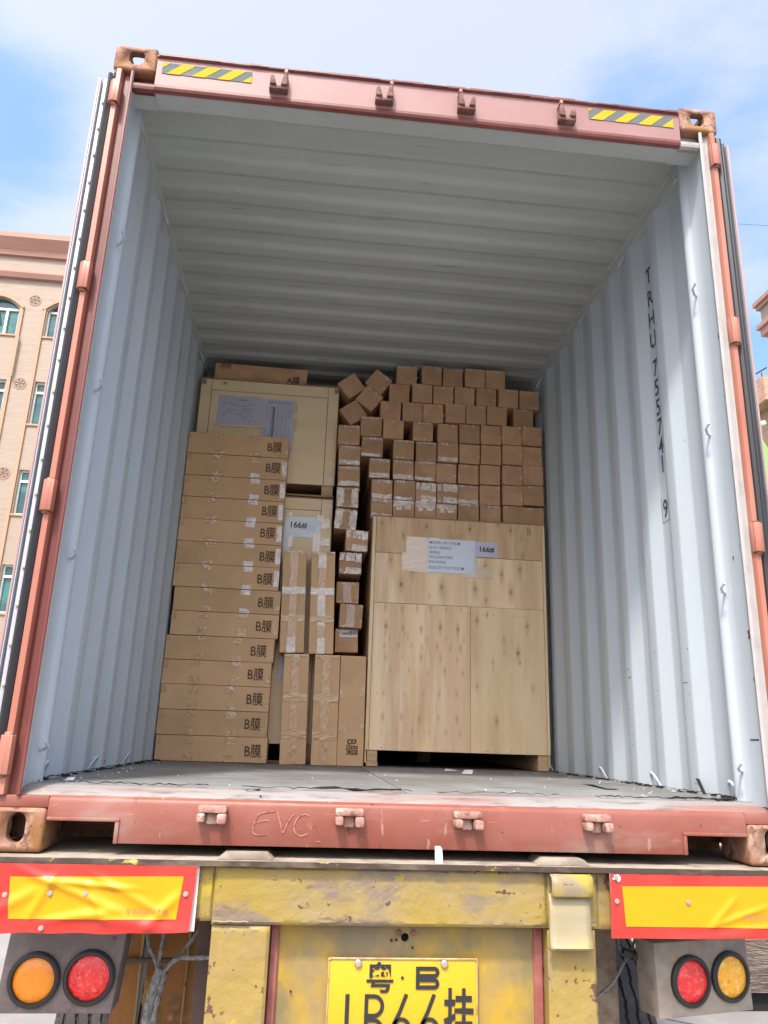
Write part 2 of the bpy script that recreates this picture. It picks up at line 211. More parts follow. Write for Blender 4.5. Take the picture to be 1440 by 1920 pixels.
# ------------------------------------------------------------------ mesh helpers
def link(name, me, parent=None, mats=None):
    o = bpy.data.objects.new(name, me); C.objects.link(o)
    if parent: o.parent = parent
    if mats:
        for x in (mats if isinstance(mats, (list, tuple)) else [mats]): me.materials.append(x)
    return o
class MB:
    def __init__(s): s.v = []; s.f = []; s.mi = []
    def quad(s, pts, mi=0):
        b = len(s.v); s.v += [tuple(p) for p in pts]; s.f.append(tuple(range(b, b + len(pts)))); s.mi.append(mi)
    def box(s, x0, x1, y0, y1, z0, z1, mi=0, T=None):
        P = [Vector(p) for p in ((x0, y0, z0), (x1, y0, z0), (x1, y1, z0), (x0, y1, z0), (x0, y0, z1), (x1, y0, z1), (x1, y1, z1), (x0, y1, z1))]
        if T: P = [T @ p for p in P]
        b = len(s.v); s.v += [tuple(p) for p in P]
        for f in ((0, 3, 2, 1), (4, 5, 6, 7), (0, 1, 5, 4), (1, 2, 6, 5), (2, 3, 7, 6), (3, 0, 4, 7)): s.f.append(tuple(b + i for i in f)); s.mi.append(mi)
    def extrude(s, prof, axis, a0, a1, mi=0, closed=True, cap=True):
        """prof 2D points in the two other axes (in x,y,z order), extruded along axis"""
        def mk(p, a):
            if axis == 'x': return (a, p[0], p[1])
            if axis == 'y': return (p[0], a, p[1])
            return (p[0], p[1], a)
        b = len(s.v); n = len(prof)
        s.v += [mk(p, a0) for p in prof] + [mk(p, a1) for p in prof]
        for i in range(n if closed else n - 1):
            j = (i + 1) % n; s.f.append((b + i, b + j, b + n + j, b + n + i)); s.mi.append(mi)
        if closed and cap: s.f.append(tuple(b + i for i in range(n))); s.f.append(tuple(b + n + i for i in reversed(range(n)))); s.mi += [mi, mi]
    def tube(s, pts, r, seg=8, mi=0, radii=None):
        pts = [Vector(p) for p in pts]; b = len(s.v); up = Vector((.3, .2, .93)).normalized()
        for i, p in enumerate(pts):
            t = (pts[min(i + 1, len(pts) - 1)] - pts[max(i - 1, 0)]).normalized()
            a = t.cross(up); a = a.normalized() if a.length > .05 else t.cross(Vector((1, 0, 0))).normalized(); c = t.cross(a)
            rr = radii[i] if radii else r
            for k in range(seg): w = 2 * math.pi * k / seg; s.v.append(tuple(p + a * (math.cos(w) * rr) + c * (math.sin(w) * rr)))
        for i in range(len(pts) - 1):
            for k in range(seg):
                j = (k + 1) % seg; s.f.append((b + i * seg + k, b + i * seg + j, b + (i + 1) * seg + j, b + (i + 1) * seg + k)); s.mi.append(mi)
        e = b + (len(pts) - 1) * seg
        s.f.append(tuple(b + k for k in reversed(range(seg)))); s.f.append(tuple(e + k for k in range(seg))); s.mi += [mi, mi]
    def cyl(s, c, axis, r, h, seg=24, mi=0, r2=None, T=None):
        """from c along axis by h"""
        ax = Vector(axis).normalized(); a = ax.orthogonal().normalized(); d = ax.cross(a); c = Vector(c); b = len(s.v); r2 = r if r2 is None else r2
        P = []
        for q, rr in ((0, r), (h, r2)):
            for k in range(seg): w = 2 * math.pi * k / seg; P.append(c + ax * q + a * (math.cos(w) * rr) + d * (math.sin(w) * rr))
        if T: P = [T @ p for p in P]
        s.v += [tuple(p) for p in P]
        for k in range(seg): j = (k + 1) % seg; s.f.append((b + k, b + j, b + seg + j, b + seg + k)); s.mi.append(mi)
        s.f.append(tuple(b + k for k in reversed(range(seg)))); s.f.append(tuple(b + seg + k for k in range(seg))); s.mi += [mi, mi]
    def mesh(s, name, bevel=0, seg=2, smooth=False):
        me = bpy.data.meshes.new(name); me.from_pydata(s.v, [], s.f); me.update()
        bm = bmesh.new(); bm.from_mesh(me)
        for f, i in zip(bm.faces, s.mi): f.material_index = i
        bmesh.ops.recalc_face_normals(bm, faces=bm.faces)
        if bevel:
            es = [e for e in bm.edges if len(e.link_faces) == 2 and e.calc_face_angle(0) > .5]
            bmesh.ops.bevel(bm, geom=es, offset=bevel, segments=seg, affect='EDGES', profile=.5, clamp_overlap=True)
        if smooth:
            for f in bm.faces: f.smooth = True
            for e in bm.edges:
                if len(e.link_faces) == 2 and e.calc_face_angle(0) > .6: e.smooth = False
        bm.to_mesh(me); bm.free(); return me
    def build(s, name, mats, parent=None, bevel=0, seg=2, smooth=False):
        return link(name, s.mesh(name, bevel, seg, smooth or bevel > 0), parent, mats)
def thing(name, label, cat, loc=(0, 0, 0), group=None, kind=None):
    o = bpy.data.objects.new(name, None); C.objects.link(o); o.location = loc; o.empty_display_size = .1
    tag(o, label, cat, group, kind); return o
def tag(o, label=None, cat=None, group=None, kind=None):
    if label: o['label'] = label
    if cat: o['category'] = cat
    if group: o['group'] = group
    if kind: o['kind'] = kind
    return o
def boxp(name, mats, parent, x0, x1, y0, y1, z0, z1, bevel=0.0, seg=2):
    b = MB(); b.box(x0, x1, y0, y1, z0, z1); return b.build(name, mats, parent, bevel, seg)
def boolean(target, cutters, op='DIFFERENCE'):
    for c in cutters:
        md = target.modifiers.new('b', 'BOOLEAN'); md.operation = op; md.object = c; md.solver = 'EXACT'
    dg = bpy.context.evaluated_depsgraph_get(); me = bpy.data.meshes.new_from_object(target.evaluated_get(dg))
    target.modifiers.clear(); old = target.data; target.data = me
    for c in cutters:
        bpy.data.objects.remove(c)
    return target
TXT = {}
def text_mesh(body, h, wide=1.0, bold=0.0, spacing=1.0, align='CENTER'):
    """flat lettering lying in local XY, height of a capital = h"""
    k = (body, round(h, 4), wide, bold, spacing, align)
    if k in TXT: return TXT[k]
    cu_ = bpy.data.curves.new('txt', 'FONT'); cu_.body = body; cu_.align_x = align; cu_.align_y = 'CENTER'; cu_.size = 1; cu_.offset = bold; cu_.space_character = spacing; cu_.resolution_u = 3
    o = bpy.data.objects.new('txt', cu_); C.objects.link(o); dg = bpy.context.evaluated_depsgraph_get(); dg.update()
    me = bpy.data.meshes.new_from_object(o.evaluated_get(dg)); bpy.data.objects.remove(o)
    sc = h / 0.73
    for v in me.vertices: v.co = Vector((v.co.x * sc * wide, v.co.y * sc, 0))
    me.materials.clear(); TXT[k] = me; return me
FRONT = Matrix.Rotation(R(90), 4, 'X')        # local XY -> world XZ facing -Y
def lettering(name, body, h, loc, mat, parent, wide=1.0, bold=0.0, rot=0.0, face='front', spacing=1.0, align='CENTER'):
    me = text_mesh(body, h, wide, bold, spacing, align).copy(); me.materials.append(mat)
    o = link(name, me, parent)
    F = FRONT if face == 'front' else Matrix(((0, 0, -1, 0), (-1, 0, 0, 0), (0, 1, 0, 0), (0, 0, 0, 1)))
    o.matrix_local = Matrix.Translation(loc) @ F @ Matrix.Rotation(rot, 4, 'Z')
    return o
def ribbon(mb, pts, w, y, mi=0):
    """flat stroke in the xz plane facing -Y"""
    P = [Vector((p[0], p[1])) for p in pts]; L_ = []; R_ = []
    for i, p in enumerate(P):
        t = (P[min(i + 1, len(P) - 1)] - P[max(i - 1, 0)]).normalized(); n = Vector((-t.y, t.x)) * w / 2
        L_.append(p + n); R_.append(p - n)
    for i in range(len(P) - 1):
        mb.quad([(L_[i].x, y, L_[i].y), (R_[i].x, y, R_[i].y), (R_[i + 1].x, y, R_[i + 1].y), (L_[i + 1].x, y, L_[i + 1].y)], mi)
def patch(mb, x0, x1, z0, z1, y, jag=.002, mi=0, n=5, wrinkle=.0012, rng=random):
    """tape or paper lying on a face that looks to -Y: a small wrinkled grid with a slightly ragged outline"""
    nx = ny = n; b = len(mb.v)
    for i in range(nx + 1):
        for j in range(ny + 1):
            x = x0 + (x1 - x0) * i / nx; z = z0 + (z1 - z0) * j / ny
            if i in (0, nx): x += rng.uniform(-jag, jag)
            if j in (0, ny): z += rng.uniform(-jag, jag)
            mb.v.append((x, y - rng.uniform(0, wrinkle), z))
    for i in range(nx):
        for j in range(ny):
            a = b + i * (ny + 1) + j; mb.f.append((a, a + ny + 1, a + ny + 2, a + 1)); mb.mi.append(mi)

# ================================================================== SETTING
g = MB()
NG = 40
g.quad([(-400, -400, GROUND), (400, -400, GROUND), (400, 400, GROUND), (-400, 400, GROUND)])
tag(g.build('ground', m_conc), kind='structure')
cr_ = MB()
for (x, y, a, n) in ((-3.4, 5.2, 1.2, 14), (-2.0, 3.6, .2, 9), (2.1, 3.5, -.5, 10), (3.2, 4.4, .1, 8)):
    rr = random.Random(int(x * 10)); px, py = x, y
    for k in range(n):
        a += rr.uniform(-.5, .5); qx, qy = px + math.cos(a) * .18, py + math.sin(a) * .18
        cr_.quad([(px, py - .006, GROUND + .004), (qx, qy - .006, GROUND + .004), (qx, qy + .006, GROUND + .004), (px, py + .006, GROUND + .004)]); px, py = qx, qy
tag(cr_.build('ground_cracks', m_dark), kind='structure')

# ------------------------------------------------------------------ peach building on the left
BY = 25.0
bld = thing('apartment_building', 'peach tiled building with green-glass windows and salmon cornice, left of the container', 'building', (-16, BY, GROUND))
def bpart(mb, name, mats, **k):
    o = mb.build(name, mats, bld, **k); o.matrix_parent_inverse = Matrix.Translation((16, -BY, -GROUND)); return o
XL, XR = -24.0, -7.4
cols = [(-13.85, -12.2), (-11.15, -9.6), (-8.9, -7.9), (-16.9, -15.3), (-19.6, -18.0), (-22.3, -20.7)]
floors = [(14.70, 16.28, True), (11.08, 12.81, False), (7.60, 9.28, False), (4.05, 5.75, False), (0.5, 2.2, False)]
# wall as strips round the window openings
wb = MB()
xs = sorted(cols); edges = [XL] + [v for c in xs for v in c] + [XR]
for i in range(0, len(edges), 2): wb.box(edges[i], edges[i + 1], BY, BY + .3, GROUND, 18.9)
for (a, b_) in xs:
    zz = GROUND
    for (z0, z1, ar) in reversed(floors):
        wb.box(a, b_, BY, BY + .3, zz, z0)
        zz = z1
        if ar:   # arched head
            n = 12; cx = (a + b_) / 2; hw = (b_ - a) / 2
            for k in range(n):
                t0, t1 = -1 + 2 * k / n, -1 + 2 * (k + 1) / n
                f = lambda t: z1 - .48 * t * t
                wb.quad([(cx + t0 * hw, BY, f(t0)), (cx + t1 * hw, BY, f(t1)), (cx + t1 * hw, BY, z1 + .01), (cx + t0 * hw, BY, z1 + .01)])
                wb.quad([(cx + t0 * hw, BY, f(t0)), (cx + t1 * hw, BY, f(t1)), (cx + t1 * hw, BY + .3, f(t1)), (cx + t0 * hw, BY + .3, f(t0))])
    wb.box(a, b_, BY, BY + .3, zz, 18.9)
wb.box(XL, XR, BY + 12, BY + 12.2, GROUND, 18.9); wb.box(XL, XL + .2, BY + .3, BY + 12, GROUND, 18.9); wb.box(XR - .2, XR, BY + .3, BY + 12, GROUND, 18.9)
wb.box(XL, XR, BY + .3, BY + 12, 18.6, 18.8)
bpart(wb, 'wall', m_facade)
cb = MB(); cb.extrude([(BY - .45, 18.72), (BY - .45, 18.94), (BY + .3, 18.94), (BY + .3, 18.12), (BY - .12, 18.12), (BY - .16, 18.3), (BY - .3, 18.5)], 'x', XL - .3, XR + .3)
bpart(cb, 'cornice', m_cornice)
cb = MB(); cb.extrude([(BY - .14, 17.12), (BY - .22, 17.3), (BY - .22, 17.36), (BY + .1, 17.36), (BY + .1, 17.12)], 'x', XL - .1, XR + .1)
bpart(cb, 'string_course', m_cornice)
for (a, b_) in xs:
    for sx in (a - .17, b_ + .05):
        st_ = MB(); st_.box(sx, sx + .12, BY - .07, BY - .001, GROUND, 15.85); bpart(st_, 'moulding', m_strip)
    n = 10; ar = MB(); cx = (a + b_) / 2; hw = (b_ - a) / 2 + .17
    for k in range(n):
        t0, t1 = -1 + 2 * k / n, -1 + 2 * (k + 1) / n; f = lambda t: 16.42 - .52 * t * t
        P = [(cx + t0 * hw, f(t0) - .0), (cx + t1 * hw, f(t1)), (cx + t1 * hw, f(t1) - .13), (cx + t0 * hw, f(t0) - .13)]
        ar.quad([(p[0], BY - .07, p[1]) for p in P]); ar.quad([(P[0][0], BY - .07, P[0][1]), (P[1][0], BY - .07, P[1][1]), (P[1][0], BY, P[1][1]), (P[0][0], BY, P[0][1])]); ar.quad([(P[3][0], BY - .07, P[3][1]), (P[2][0], BY - .07, P[2][1]), (P[2][0], BY, P[2][1]), (P[3][0], BY, P[3][1])])
    bpart(ar, 'arch_moulding', m_strip)
    for (z0, z1, isa) in floors:
        zt = z1 - .50 if isa else z1 - .45
        w = MB(); fy0, fy1 = BY + .12, BY + .2; t = .06
        w.box(a, a + t, fy0, fy1, z0, z1 - (.3 if isa else 0)); w.box(b_ - t, b_, fy0, fy1, z0, z1 - (.3 if isa else 0)); w.box(a + t, b_ - t, fy0, fy1, z0, z0 + t); w.box(a + t, b_ - t, fy0, fy1, zt, zt + .09)
        if not isa: w.box(a + t, b_ - t, fy0, fy1, z1 - t, z1)
        mx = b_ - .52 if b_ - a > 1.2 else (a + b_) / 2
        w.box(mx, mx + .09, fy0 - .02, fy1, z0 + t, zt); 
        wo = bpart(w, 'window', m_winframe)
        gl = MB(); gl.box(a + .02, b_ - .02, BY + .2, BY + .24, z0, z1); go = gl.build('pane', m_glass, wo); go.matrix_parent_inverse = Matrix.Translation((16, -BY, -GROUND))
        # dark patch painted for the unlit room behind the open sash
        if isa: 
            dk = MB(); dk.quad([(a + .55, BY + .195, z0 + .5), (b_ - .62, BY + .195, z0 + .42), (b_ - .78, BY + .195, zt - .02), (a + .5, BY + .195, zt - .02)]); q = dk.build('open_sash', m_roomdark, wo); q.matrix_parent_inverse = Matrix.Translation((16, -BY, -GROUND))
        sl = MB(); sl.box(a - .05, b_ + .05, BY - .05, BY + .12, z0 - .07, z0 - .002); q = bpart(sl, 'sill', m_strip)
for x in (-11.69, -14.45, -17.6):
    for z in (16.245, 12.686, 9.105, 5.55):
        v = MB()
        n = 16
        for k in range(n):
            w0, w1 = 2 * math.pi * k / n, 2 * math.pi * (k + 1) / n
            for r0, r1 in ((.2, .23),):
                v.quad([(x + math.cos(w0) * r0, BY - .03, z + math.sin(w0) * r0), (x + math.cos(w1) * r0, BY - .03, z + math.sin(w1) * r0), (x + math.cos(w1) * r1, BY - .03, z + math.sin(w1) * r1), (x + math.cos(w0) * r1, BY - .03, z + math.sin(w0) * r1)], 0)
        v.cyl((x, BY - .012, z), (0, 1, 0), .2, .01, 16, 1)
        for k in range(6):
            w = 2 * math.pi * k / 6 + .3; d = Vector((math.cos(w), math.sin(w))); nn = Vector((-d.y, d.x))
            P = [d * .03, d * .13 + nn * .034, d * .19, d * .13 - nn * .034]
            v.quad([(x + p.x, BY - .025, z + p.y) for p in P], 0)
        bpart(v, 'round_vent', [m_facade, m_rust])
pipe = MB(); pipe.tube([(-12.0, BY - .12, 14.6), (-12.0, BY - .12, 12.9)], .035); bpart(pipe, 'downpipe', m_facade)

# ------------------------------------------------------------------ right-hand buildings
rb = thing('corner_building', 'pale building corner with salmon double cornice, at the right edge above the container door', 'building', (16, 12, GROUND))
def rpart(mb, name, mats, root, loc, **k):
    o = mb.build(name, mats, root, **k); o.matrix_parent_inverse = Matrix.Translation(-Vector(loc)); return o
q = MB(); q.box(14.55, 20, 6, 18.5, GROUND, 14.8); rpart(q, 'wall', m_facade, rb, (16, 12, GROUND))
q = MB(); q.box(14.15, 20, 6, 18.85, 13.95, 14.55); rpart(q, 'parapet', m_facade, rb, (16, 12, GROUND))
q = MB(); q.box(14.0, 20.1, 6, 19.04, 14.7, 14.85); q.box(14.07, 20.1, 6, 18.97, 14.56, 14.698); rpart(q, 'cornice', m_cornice, rb, (16, 12, GROUND))
q = MB(); q.box(14.02, 20.1, 6, 19.0, 13.83, 13.98); q.box(14.1, 20.1, 6, 18.9, 13.55, 13.828); rpart(q, 'lower_cornice', m_cornice, rb, (16, 12, GROUND))
bb = thing('brick_tower', 'pink brick block with a small aerial, at the right edge beside the sky', 'building', (19.2, 25, GROUND))
q = MB(); q.box(18.1, 20.2, 25, 27, 14.42, 15.5); rpart(q, 'overhanging_room', m_brickw, bb, (19.2, 25, GROUND))
q = MB(); q.box(18.7, 20.2, 25.4, 27, GROUND, 14.418); rpart(q, 'wall', m_brickw, bb, (19.2, 25, GROUND))
q = MB(); q.tube([(18.25, 25.3, 15.5), (18.25, 25.3, 15.8)], .02); q.tube([(18.0, 25.3, 15.72), (18.5, 25.3, 16.05)], .03); rpart(q, 'aerial', m_dark, bb, (19.2, 25, GROUND))
gb = thing('green_building', 'lime green wall with orange base beyond the right container door', 'building', (18.4, 25, GROUND))
q = MB(); q.extrude([(17.0, 7.6), (17.0, 10.2), (17.6, 12.9), (18.3, 11.4), (20, 11.2), (20, 7.6)], 'y', 25, 31); rpart(q, 'wall', m_green, gb, (18.4, 25, GROUND))
q = MB(); q.box(17.0, 20, 25.002, 31, GROUND, 7.6); rpart(q, 'base_wall', m_orangewall, gb, (18.4, 25, GROUND))
q = MB(); q.tube([(17.55, 24.9, 10.6), (17.55, 24.9, 13.2)], .13); q.tube([(17.4, 24.9, 13.15), (17.85, 24.9, 13.25)], .12); rpart(q, 'vent_pipe', m_winframe, gb, (18.4, 25, GROUND))
wr = MB(); wr.tube([(3.2 + i * .55, 9, 9.55 + .02 * (i - 9) ** 2 * .12 + i * .03) for i in range(22)], .0028, 5); tag(wr.build('overhead_cable', m_dark), 'thin overhead cable crossing the sky right of the container', 'cable')
# rough low wall beyond the right lamp box
rw = thing('low_wall', 'dark rough low wall with shade painted on its foot, beyond the right lamp box', 'wall', (6.2, 5, GROUND))
q = MB(); q.box(2.62, 9, 3.45, 3.8, GROUND + .13, GROUND + .75); rpart(q, 'wall_face', m_rough, rw, (6.2, 5, GROUND))
q = MB(); q.box(2.66, 9, 3.50, 3.75, GROUND, GROUND + .128); rpart(q, 'recessed_foot', m_footshade, rw, (6.2, 5, GROUND))  # shade below the wall is put into this part's colour

# ================================================================== SHIPPING CONTAINER
ct = thing('shipping_container', 'open red shipping container with pale grey corrugated inside, loaded with cartons and crates', 'shipping container')
LEN = 12.19; ZF = 0.178; ZR = 2.86
# side walls
def side_prof(s):
    P = [(1.136, -.001), (1.150, .012), (1.156, .03), (1.158, .10), (1.158, .155)]
    for k in range(1, 8): a = math.pi * k / 8; P.append((1.158 - .018 * math.sin(a), .155 + .07 * k / 8))
    P += [(1.160, .228), (1.196, .262), (1.212, .29), (1.212, .437)]
    y = .506
    while y < 11.7:
        P += [(1.176, y), (1.176, y + .072), (1.212, y + .140), (1.212, y + .210)]; y += .278
    P += [(1.212, 12.1)]
    # round the folds slightly
    Q = []
    for i, p in enumerate(P):
        if 0 < i < len(P) - 1 and p[1] > .25:
            a, b = Vector(P[i - 1]), Vector(P[i + 1]); c = Vector(p); d0 = (a - c); d1 = (b - c); r = .007
            Q += [c + d0.normalized() * min(r, d0.length * .4), c + (d0.normalized() + d1.normalized()) * .0 * r + (c - c), c + d1.normalized() * min(r, d1.length * .4)]
            Q[-2] = (Q[-3] + Q[-1]) / 2 * .5 + c * .5
        else: Q.append(Vector(p))
    return [(s * q[0], q[1]) for q in Q]
def side(s, name):
    P = side_prof(s); b = MB(); zs = [ZF - .01, .5, 1.0, 1.6, 2.2, 2.797]
    for i in range(len(P) - 1):
        for k in range(len(zs) - 1):
            b.quad([(P[i][0], P[i][1], zs[k]), (P[i + 1][0], P[i + 1][1], zs[k]), (P[i + 1][0], P[i + 1][1], zs[k + 1]), (P[i][0], P[i][1], zs[k + 1])])
    o = s_ = b
    # outer skin (4 mm sheet)
    for i in range(len(P) - 1):
        if P[i][1] < .25: continue
        b.quad([(P[i][0] + s * .003, P[i][1], ZF), (P[i + 1][0] + s * .003, P[i + 1][1], ZF), (P[i + 1][0] + s * .003, P[i + 1][1], 2.796), (P[i][0] + s * .003, P[i][1], 2.796)], 1)
    me = bpy.data.meshes.new(name); bm = bmesh.new()
    vs = [bm.verts.new(v) for v in b.v]
    for f, k_ in zip(b.f, b.mi): bm.faces.new([vs[i] for i in f]).material_index = k_
    bmesh.ops.remove_doubles(bm, verts=bm.verts, dist=.0004)
    for f in bm.faces: f.smooth = True
    for e in bm.edges:
        if len(e.link_faces) == 2 and e.calc_face_angle(0) > .75: e.smooth = False
    rr = random.Random(s)
    dents = [(rr.uniform(.3, 2.2), rr.uniform(.3, 2.4), rr.uniform(.05, .16), rr.uniform(-.006, .006)) for _ in range(22)]
    bm.to_mesh(me); bm.free()
    return link(name, me, ct, [m_grey, m_red])
for s in (-1, 1): side(s, 'side_wall')
# top side rails and bottom rails
for s in (-1, 1):
    b = MB(); pr = [(s * 1.186, 2.798), (s * 1.186, 2.852), (s * 1.176, 2.866), (s * 1.219, 2.896), (s * 1.219, 2.798)]
    b.extrude(pr, 'y', .178, 12.0); b.build('top_rail', m_roof, ct, .002)
    boxp('bottom_rail', m_red, ct, min(s * 1.177, s * 1.219), max(s * 1.177, s * 1.219), .178, 12.0, .02, .166, .002)
# roof
b = MB(); P = [(.13, ZR - .004), (.33, ZR - .004), (.345, ZR - .003)]
y = .37
while y < 11.8:
    for k in range(20):
        t = k / 20; w = min(1, max(0, (2.6 * math.cos(2 * math.pi * t) * -1 + 1) / 2)); P.append((y + .209 * t, ZR + .017 * w))
    y += .209
P += [(12.0, ZR)]
for i in range(len(P) - 1):
    b.quad([(-1.178, P[i][0], P[i][1]), (1.178, P[i][0], P[i][1]), (1.178, P[i + 1][0], P[i + 1][1]), (-1.178, P[i + 1][0], P[i + 1][1])])
me = b.mesh('roof'); bm = bmesh.new(); bm.from_mesh(me); bmesh.ops.remove_doubles(bm, verts=bm.verts, dist=.0004); bmesh.ops.subdivide_edges(bm, edges=[e for e in bm.edges if abs((e.verts[0].co - e.verts[1].co).x) > 1], cuts=12, use_grid_fill=True); bmesh.ops.recalc_face_normals(bm, faces=bm.faces)
for v in bm.verts:      # old roof sheets sag and ripple a little
    v.co.z += .005 * noise.noise(Vector((v.co.x * 1.6, v.co.y * 1.1, 3)))
    e = 1.178 - abs(v.co.x)
    if e < .16 and v.co.z > ZR + .004: v.co.z -= (v.co.z - ZR) * (1 - e / .16)
for f in bm.faces: f.smooth = True
bm.to_mesh(me); bm.free(); link('roof', me, ct, m_roof)
boxp('roof_skin', m_red, ct, -1.178, 1.178, .13, 12.0, ZR + .034, ZR + .036)
boxp('end_wall', m_grey, ct, -1.21, 1.21, 12.04, 12.09, .17, 2.89)
# floor sheets with joints, centre strip
fx = [(-1.175, -.012), (.0, 1.175)]
for k, (a, b_) in enumerate(fx):
    y = .128
    for n_, ln in enumerate((1.02, 1.2, 2.4, 2.4, 2.4, 2.3)):
        boxp('floor_board', m_floor, ct, a + .003, b_ - .003, y + .0015, y + ln - .0015, ZF - .03, ZF + random.uniform(-.001, .001), .001, 1); y += ln
boxp('floor_strip', m_scuff, ct, -.0115, -.0005, .128, 12, ZF - .03, ZF - .002)
boxp('cross_member', m_rust, ct, -1.17, 1.17, .385, .42, .0, .166)
boxp('underframe', m_rust, ct, -1.17, 1.17, .30, 12, .03, ZF - .034)
# threshold plate: slopes from the sill up to the floor
b = MB(); b.extrude([(.018, .1545), (.035, .160), (.10, .1745), (.126, .1765), (.126, .15), (.018, .14)], 'x', -1.172, 1.172); b.build('threshold_plate', m_thresh, ct, .001)
# header
b = MB(); b.extrude([(0, 2.728), (-.0005, 2.852), (-.008, 2.855), (-.008, 2.862), (.13, 2.869), (.13, 2.862), (.128, 2.724), (.112, 2.716), (.030, 2.706), (.018, 2.700), (.004, 2.706), (0, 2.716)], 'x', -1.056, 1.056)
hd = b.build('header', [m_redlight, m_reddark, m_roof], ct)
for f in hd.data.polygons:
    n = f.normal; c_ = f.center
    if c_.z < 2.727 and c_.y < .02: f.material_index = 1
    elif c_.z > 2.852 and c_.y < .06: f.material_index = 1
    elif c_.y > .019: f.material_index = 2
# ragged dark strips along the top edge of the header
b = MB(); rr = random.Random(5); x = -1.05
while x < 1.04:
    w = rr.uniform(.02, .09); b.box(x, min(x + w, 1.05), -.0095 - rr.uniform(0, .002), .001, 2.858, 2.862 + rr.uniform(.001, .008)); x += w
b.build('edge_strips', m_reddark, ct)
# posts
for s in (-1, 1):
    inner = m_reddark if s < 0 else m_greydirty
    prof = [(1.136, 0), (1.140, -.004), (1.147, -.004), (1.150, .002), (1.152, .012), (1.155, .018), (1.172, .018), (1.178, .012), (1.180, -.002), (1.183, -.008), (1.199, -.008), (1.202, -.005), (1.201, .02), (1.217, .03), (1.217, .17), (1.190, .17), (1.165, .05), (1.145, .02)]
    b = MB(); b.extrude([(s * p[0], p[1]) for p in prof], 'z', .1525, 2.777)
    po = b.build('corner_post', [inner, m_orange], ct, smooth=True)
    for f in po.data.polygons:
        if abs(f.center.x) > 1.1785: f.material_index = 1
    # hinge lugs with pins
    for z, hh in ((2.66, .10), (1.858, .105), (1.052, .105), (.262, .11)):
        b = MB(); ce = s * 1.194
        b.cyl((ce, -.004, z - hh / 2), (0, 0, 1), .0215, hh, 20); b.box(min(s * 1.176, ce), max(s * 1.176, ce), -.024, .012, z - hh / 2, z + hh / 2)
        hg = b.build('hinge', m_orange, ct, .003)
        p_ = MB(); p_.cyl((ce, -.004, z - hh / 2 - .008), (0, 0, 1), .013, hh + .016, 14); p_.build('hinge_pin', m_casting, hg, .002)
# sill with fork pockets
b = MB(); b.extrude([(0, .028), (0, .136), (.004, .146), (.016, .1535), (.09, .1535), (.09, .028)], 'x', -1.056, 1.056)
sill = b.build('door_sill', [m_red, m_dark], ct, .002)
cut = []
for a, b_, zt in ((-1.06, -.862, .086), (.858, 1.06, .083)):
    c_ = MB(); c_.box(a, b_, -.05, .4, -.1, zt); cut.append(c_.build('cutter', m_dark, None))
boolean(sill, cut)
for a, b_, zt in ((-1.06, -.862, .086), (.858, 1.06, .083)):
    l = MB()
    if a < 0: l.box(a + .006, b_ + .012, -.006, .05, zt, zt + .010); l.box(b_, b_ + .012, -.006, .05, .028, zt - .0005)
    else: l.box(a - .012, b_ - .006, -.006, .05, zt, zt + .010); l.box(a - .012, a, -.006, .05, .028, zt - .0005)
    l.build('pocket_lip', m_red, ct, .002)
    l = MB(); l.box(a - .01, b_ + .01, .36, .38, -.0, .14); l.box(a - .01, b_ + .01, .03, .36, zt + .011, zt + .02); l.build('pocket_liner', m_rust, ct)
for s in (-1, 1): boxp('sill_end', m_red, ct, min(s * 1.0565, s * 1.215), max(s * 1.0565, s * 1.215), .004, .14, .1185, .152, .004)
# bottom and top corner castings, hollow with apertures
def oval(w, h, n=10):
    P = []; r = min(w, h) / 2
    for q, (sx, sz) in enumerate(((1, 1), (-1, 1), (-1, -1), (1, -1))):
        for k in range(n): a = math.pi / 2 * (q + k / (n - 1)); P.append((sx * (w / 2 - r) + r * math.cos(a), sz * (h / 2 - r) + r * math.sin(a)))
    return P
def casting(s, z0, hole, cx, cz, top):
    x0, x1 = sorted((s * 1.057, s * 1.219)); b = MB(); b.box(x0, x1, -.006, .172, z0, z0 + .118); o = b.build('corner_casting', [m_casting, m_rust], ct, .012, 3)
    c1 = MB(); c1.box(x0 + .028, x1 - .026, .022, .150, z0 + .024, z0 + .118 - .024); cs = [c1.build('c', m_rust)]
    c2 = MB(); c2.extrude([(cx + p[0], cz + p[1]) for p in hole], 'y', -.1, .06); cs.append(c2.build('c', m_rust))
    c3 = MB(); zz = z0 + .118 if top else z0
    c3.extrude([(s * 1.138 + p[0], .083 + p[1]) for p in oval(.064, .124)], 'z', zz - .06, zz + .06); cs.append(c3.build('c', m_rust))
    c4 = MB(); c4.extrude([(.083 + p[0], z0 + .059 + p[1]) for p in oval(.09, .056)], 'x', s * 1.25 - .06, s * 1.25 + .06); cs.append(c4.build('c', m_rust))
    boolean(o, cs)
    return o
sq = [(p[0], p[1]) for p in oval(.058, .060, 6)]
sq = [(.029, .018), (.020, .031), (-.020, .031), (-.029, .018), (-.029, -.012), (-.014, -.031), (.014, -.031), (.029, -.012)]
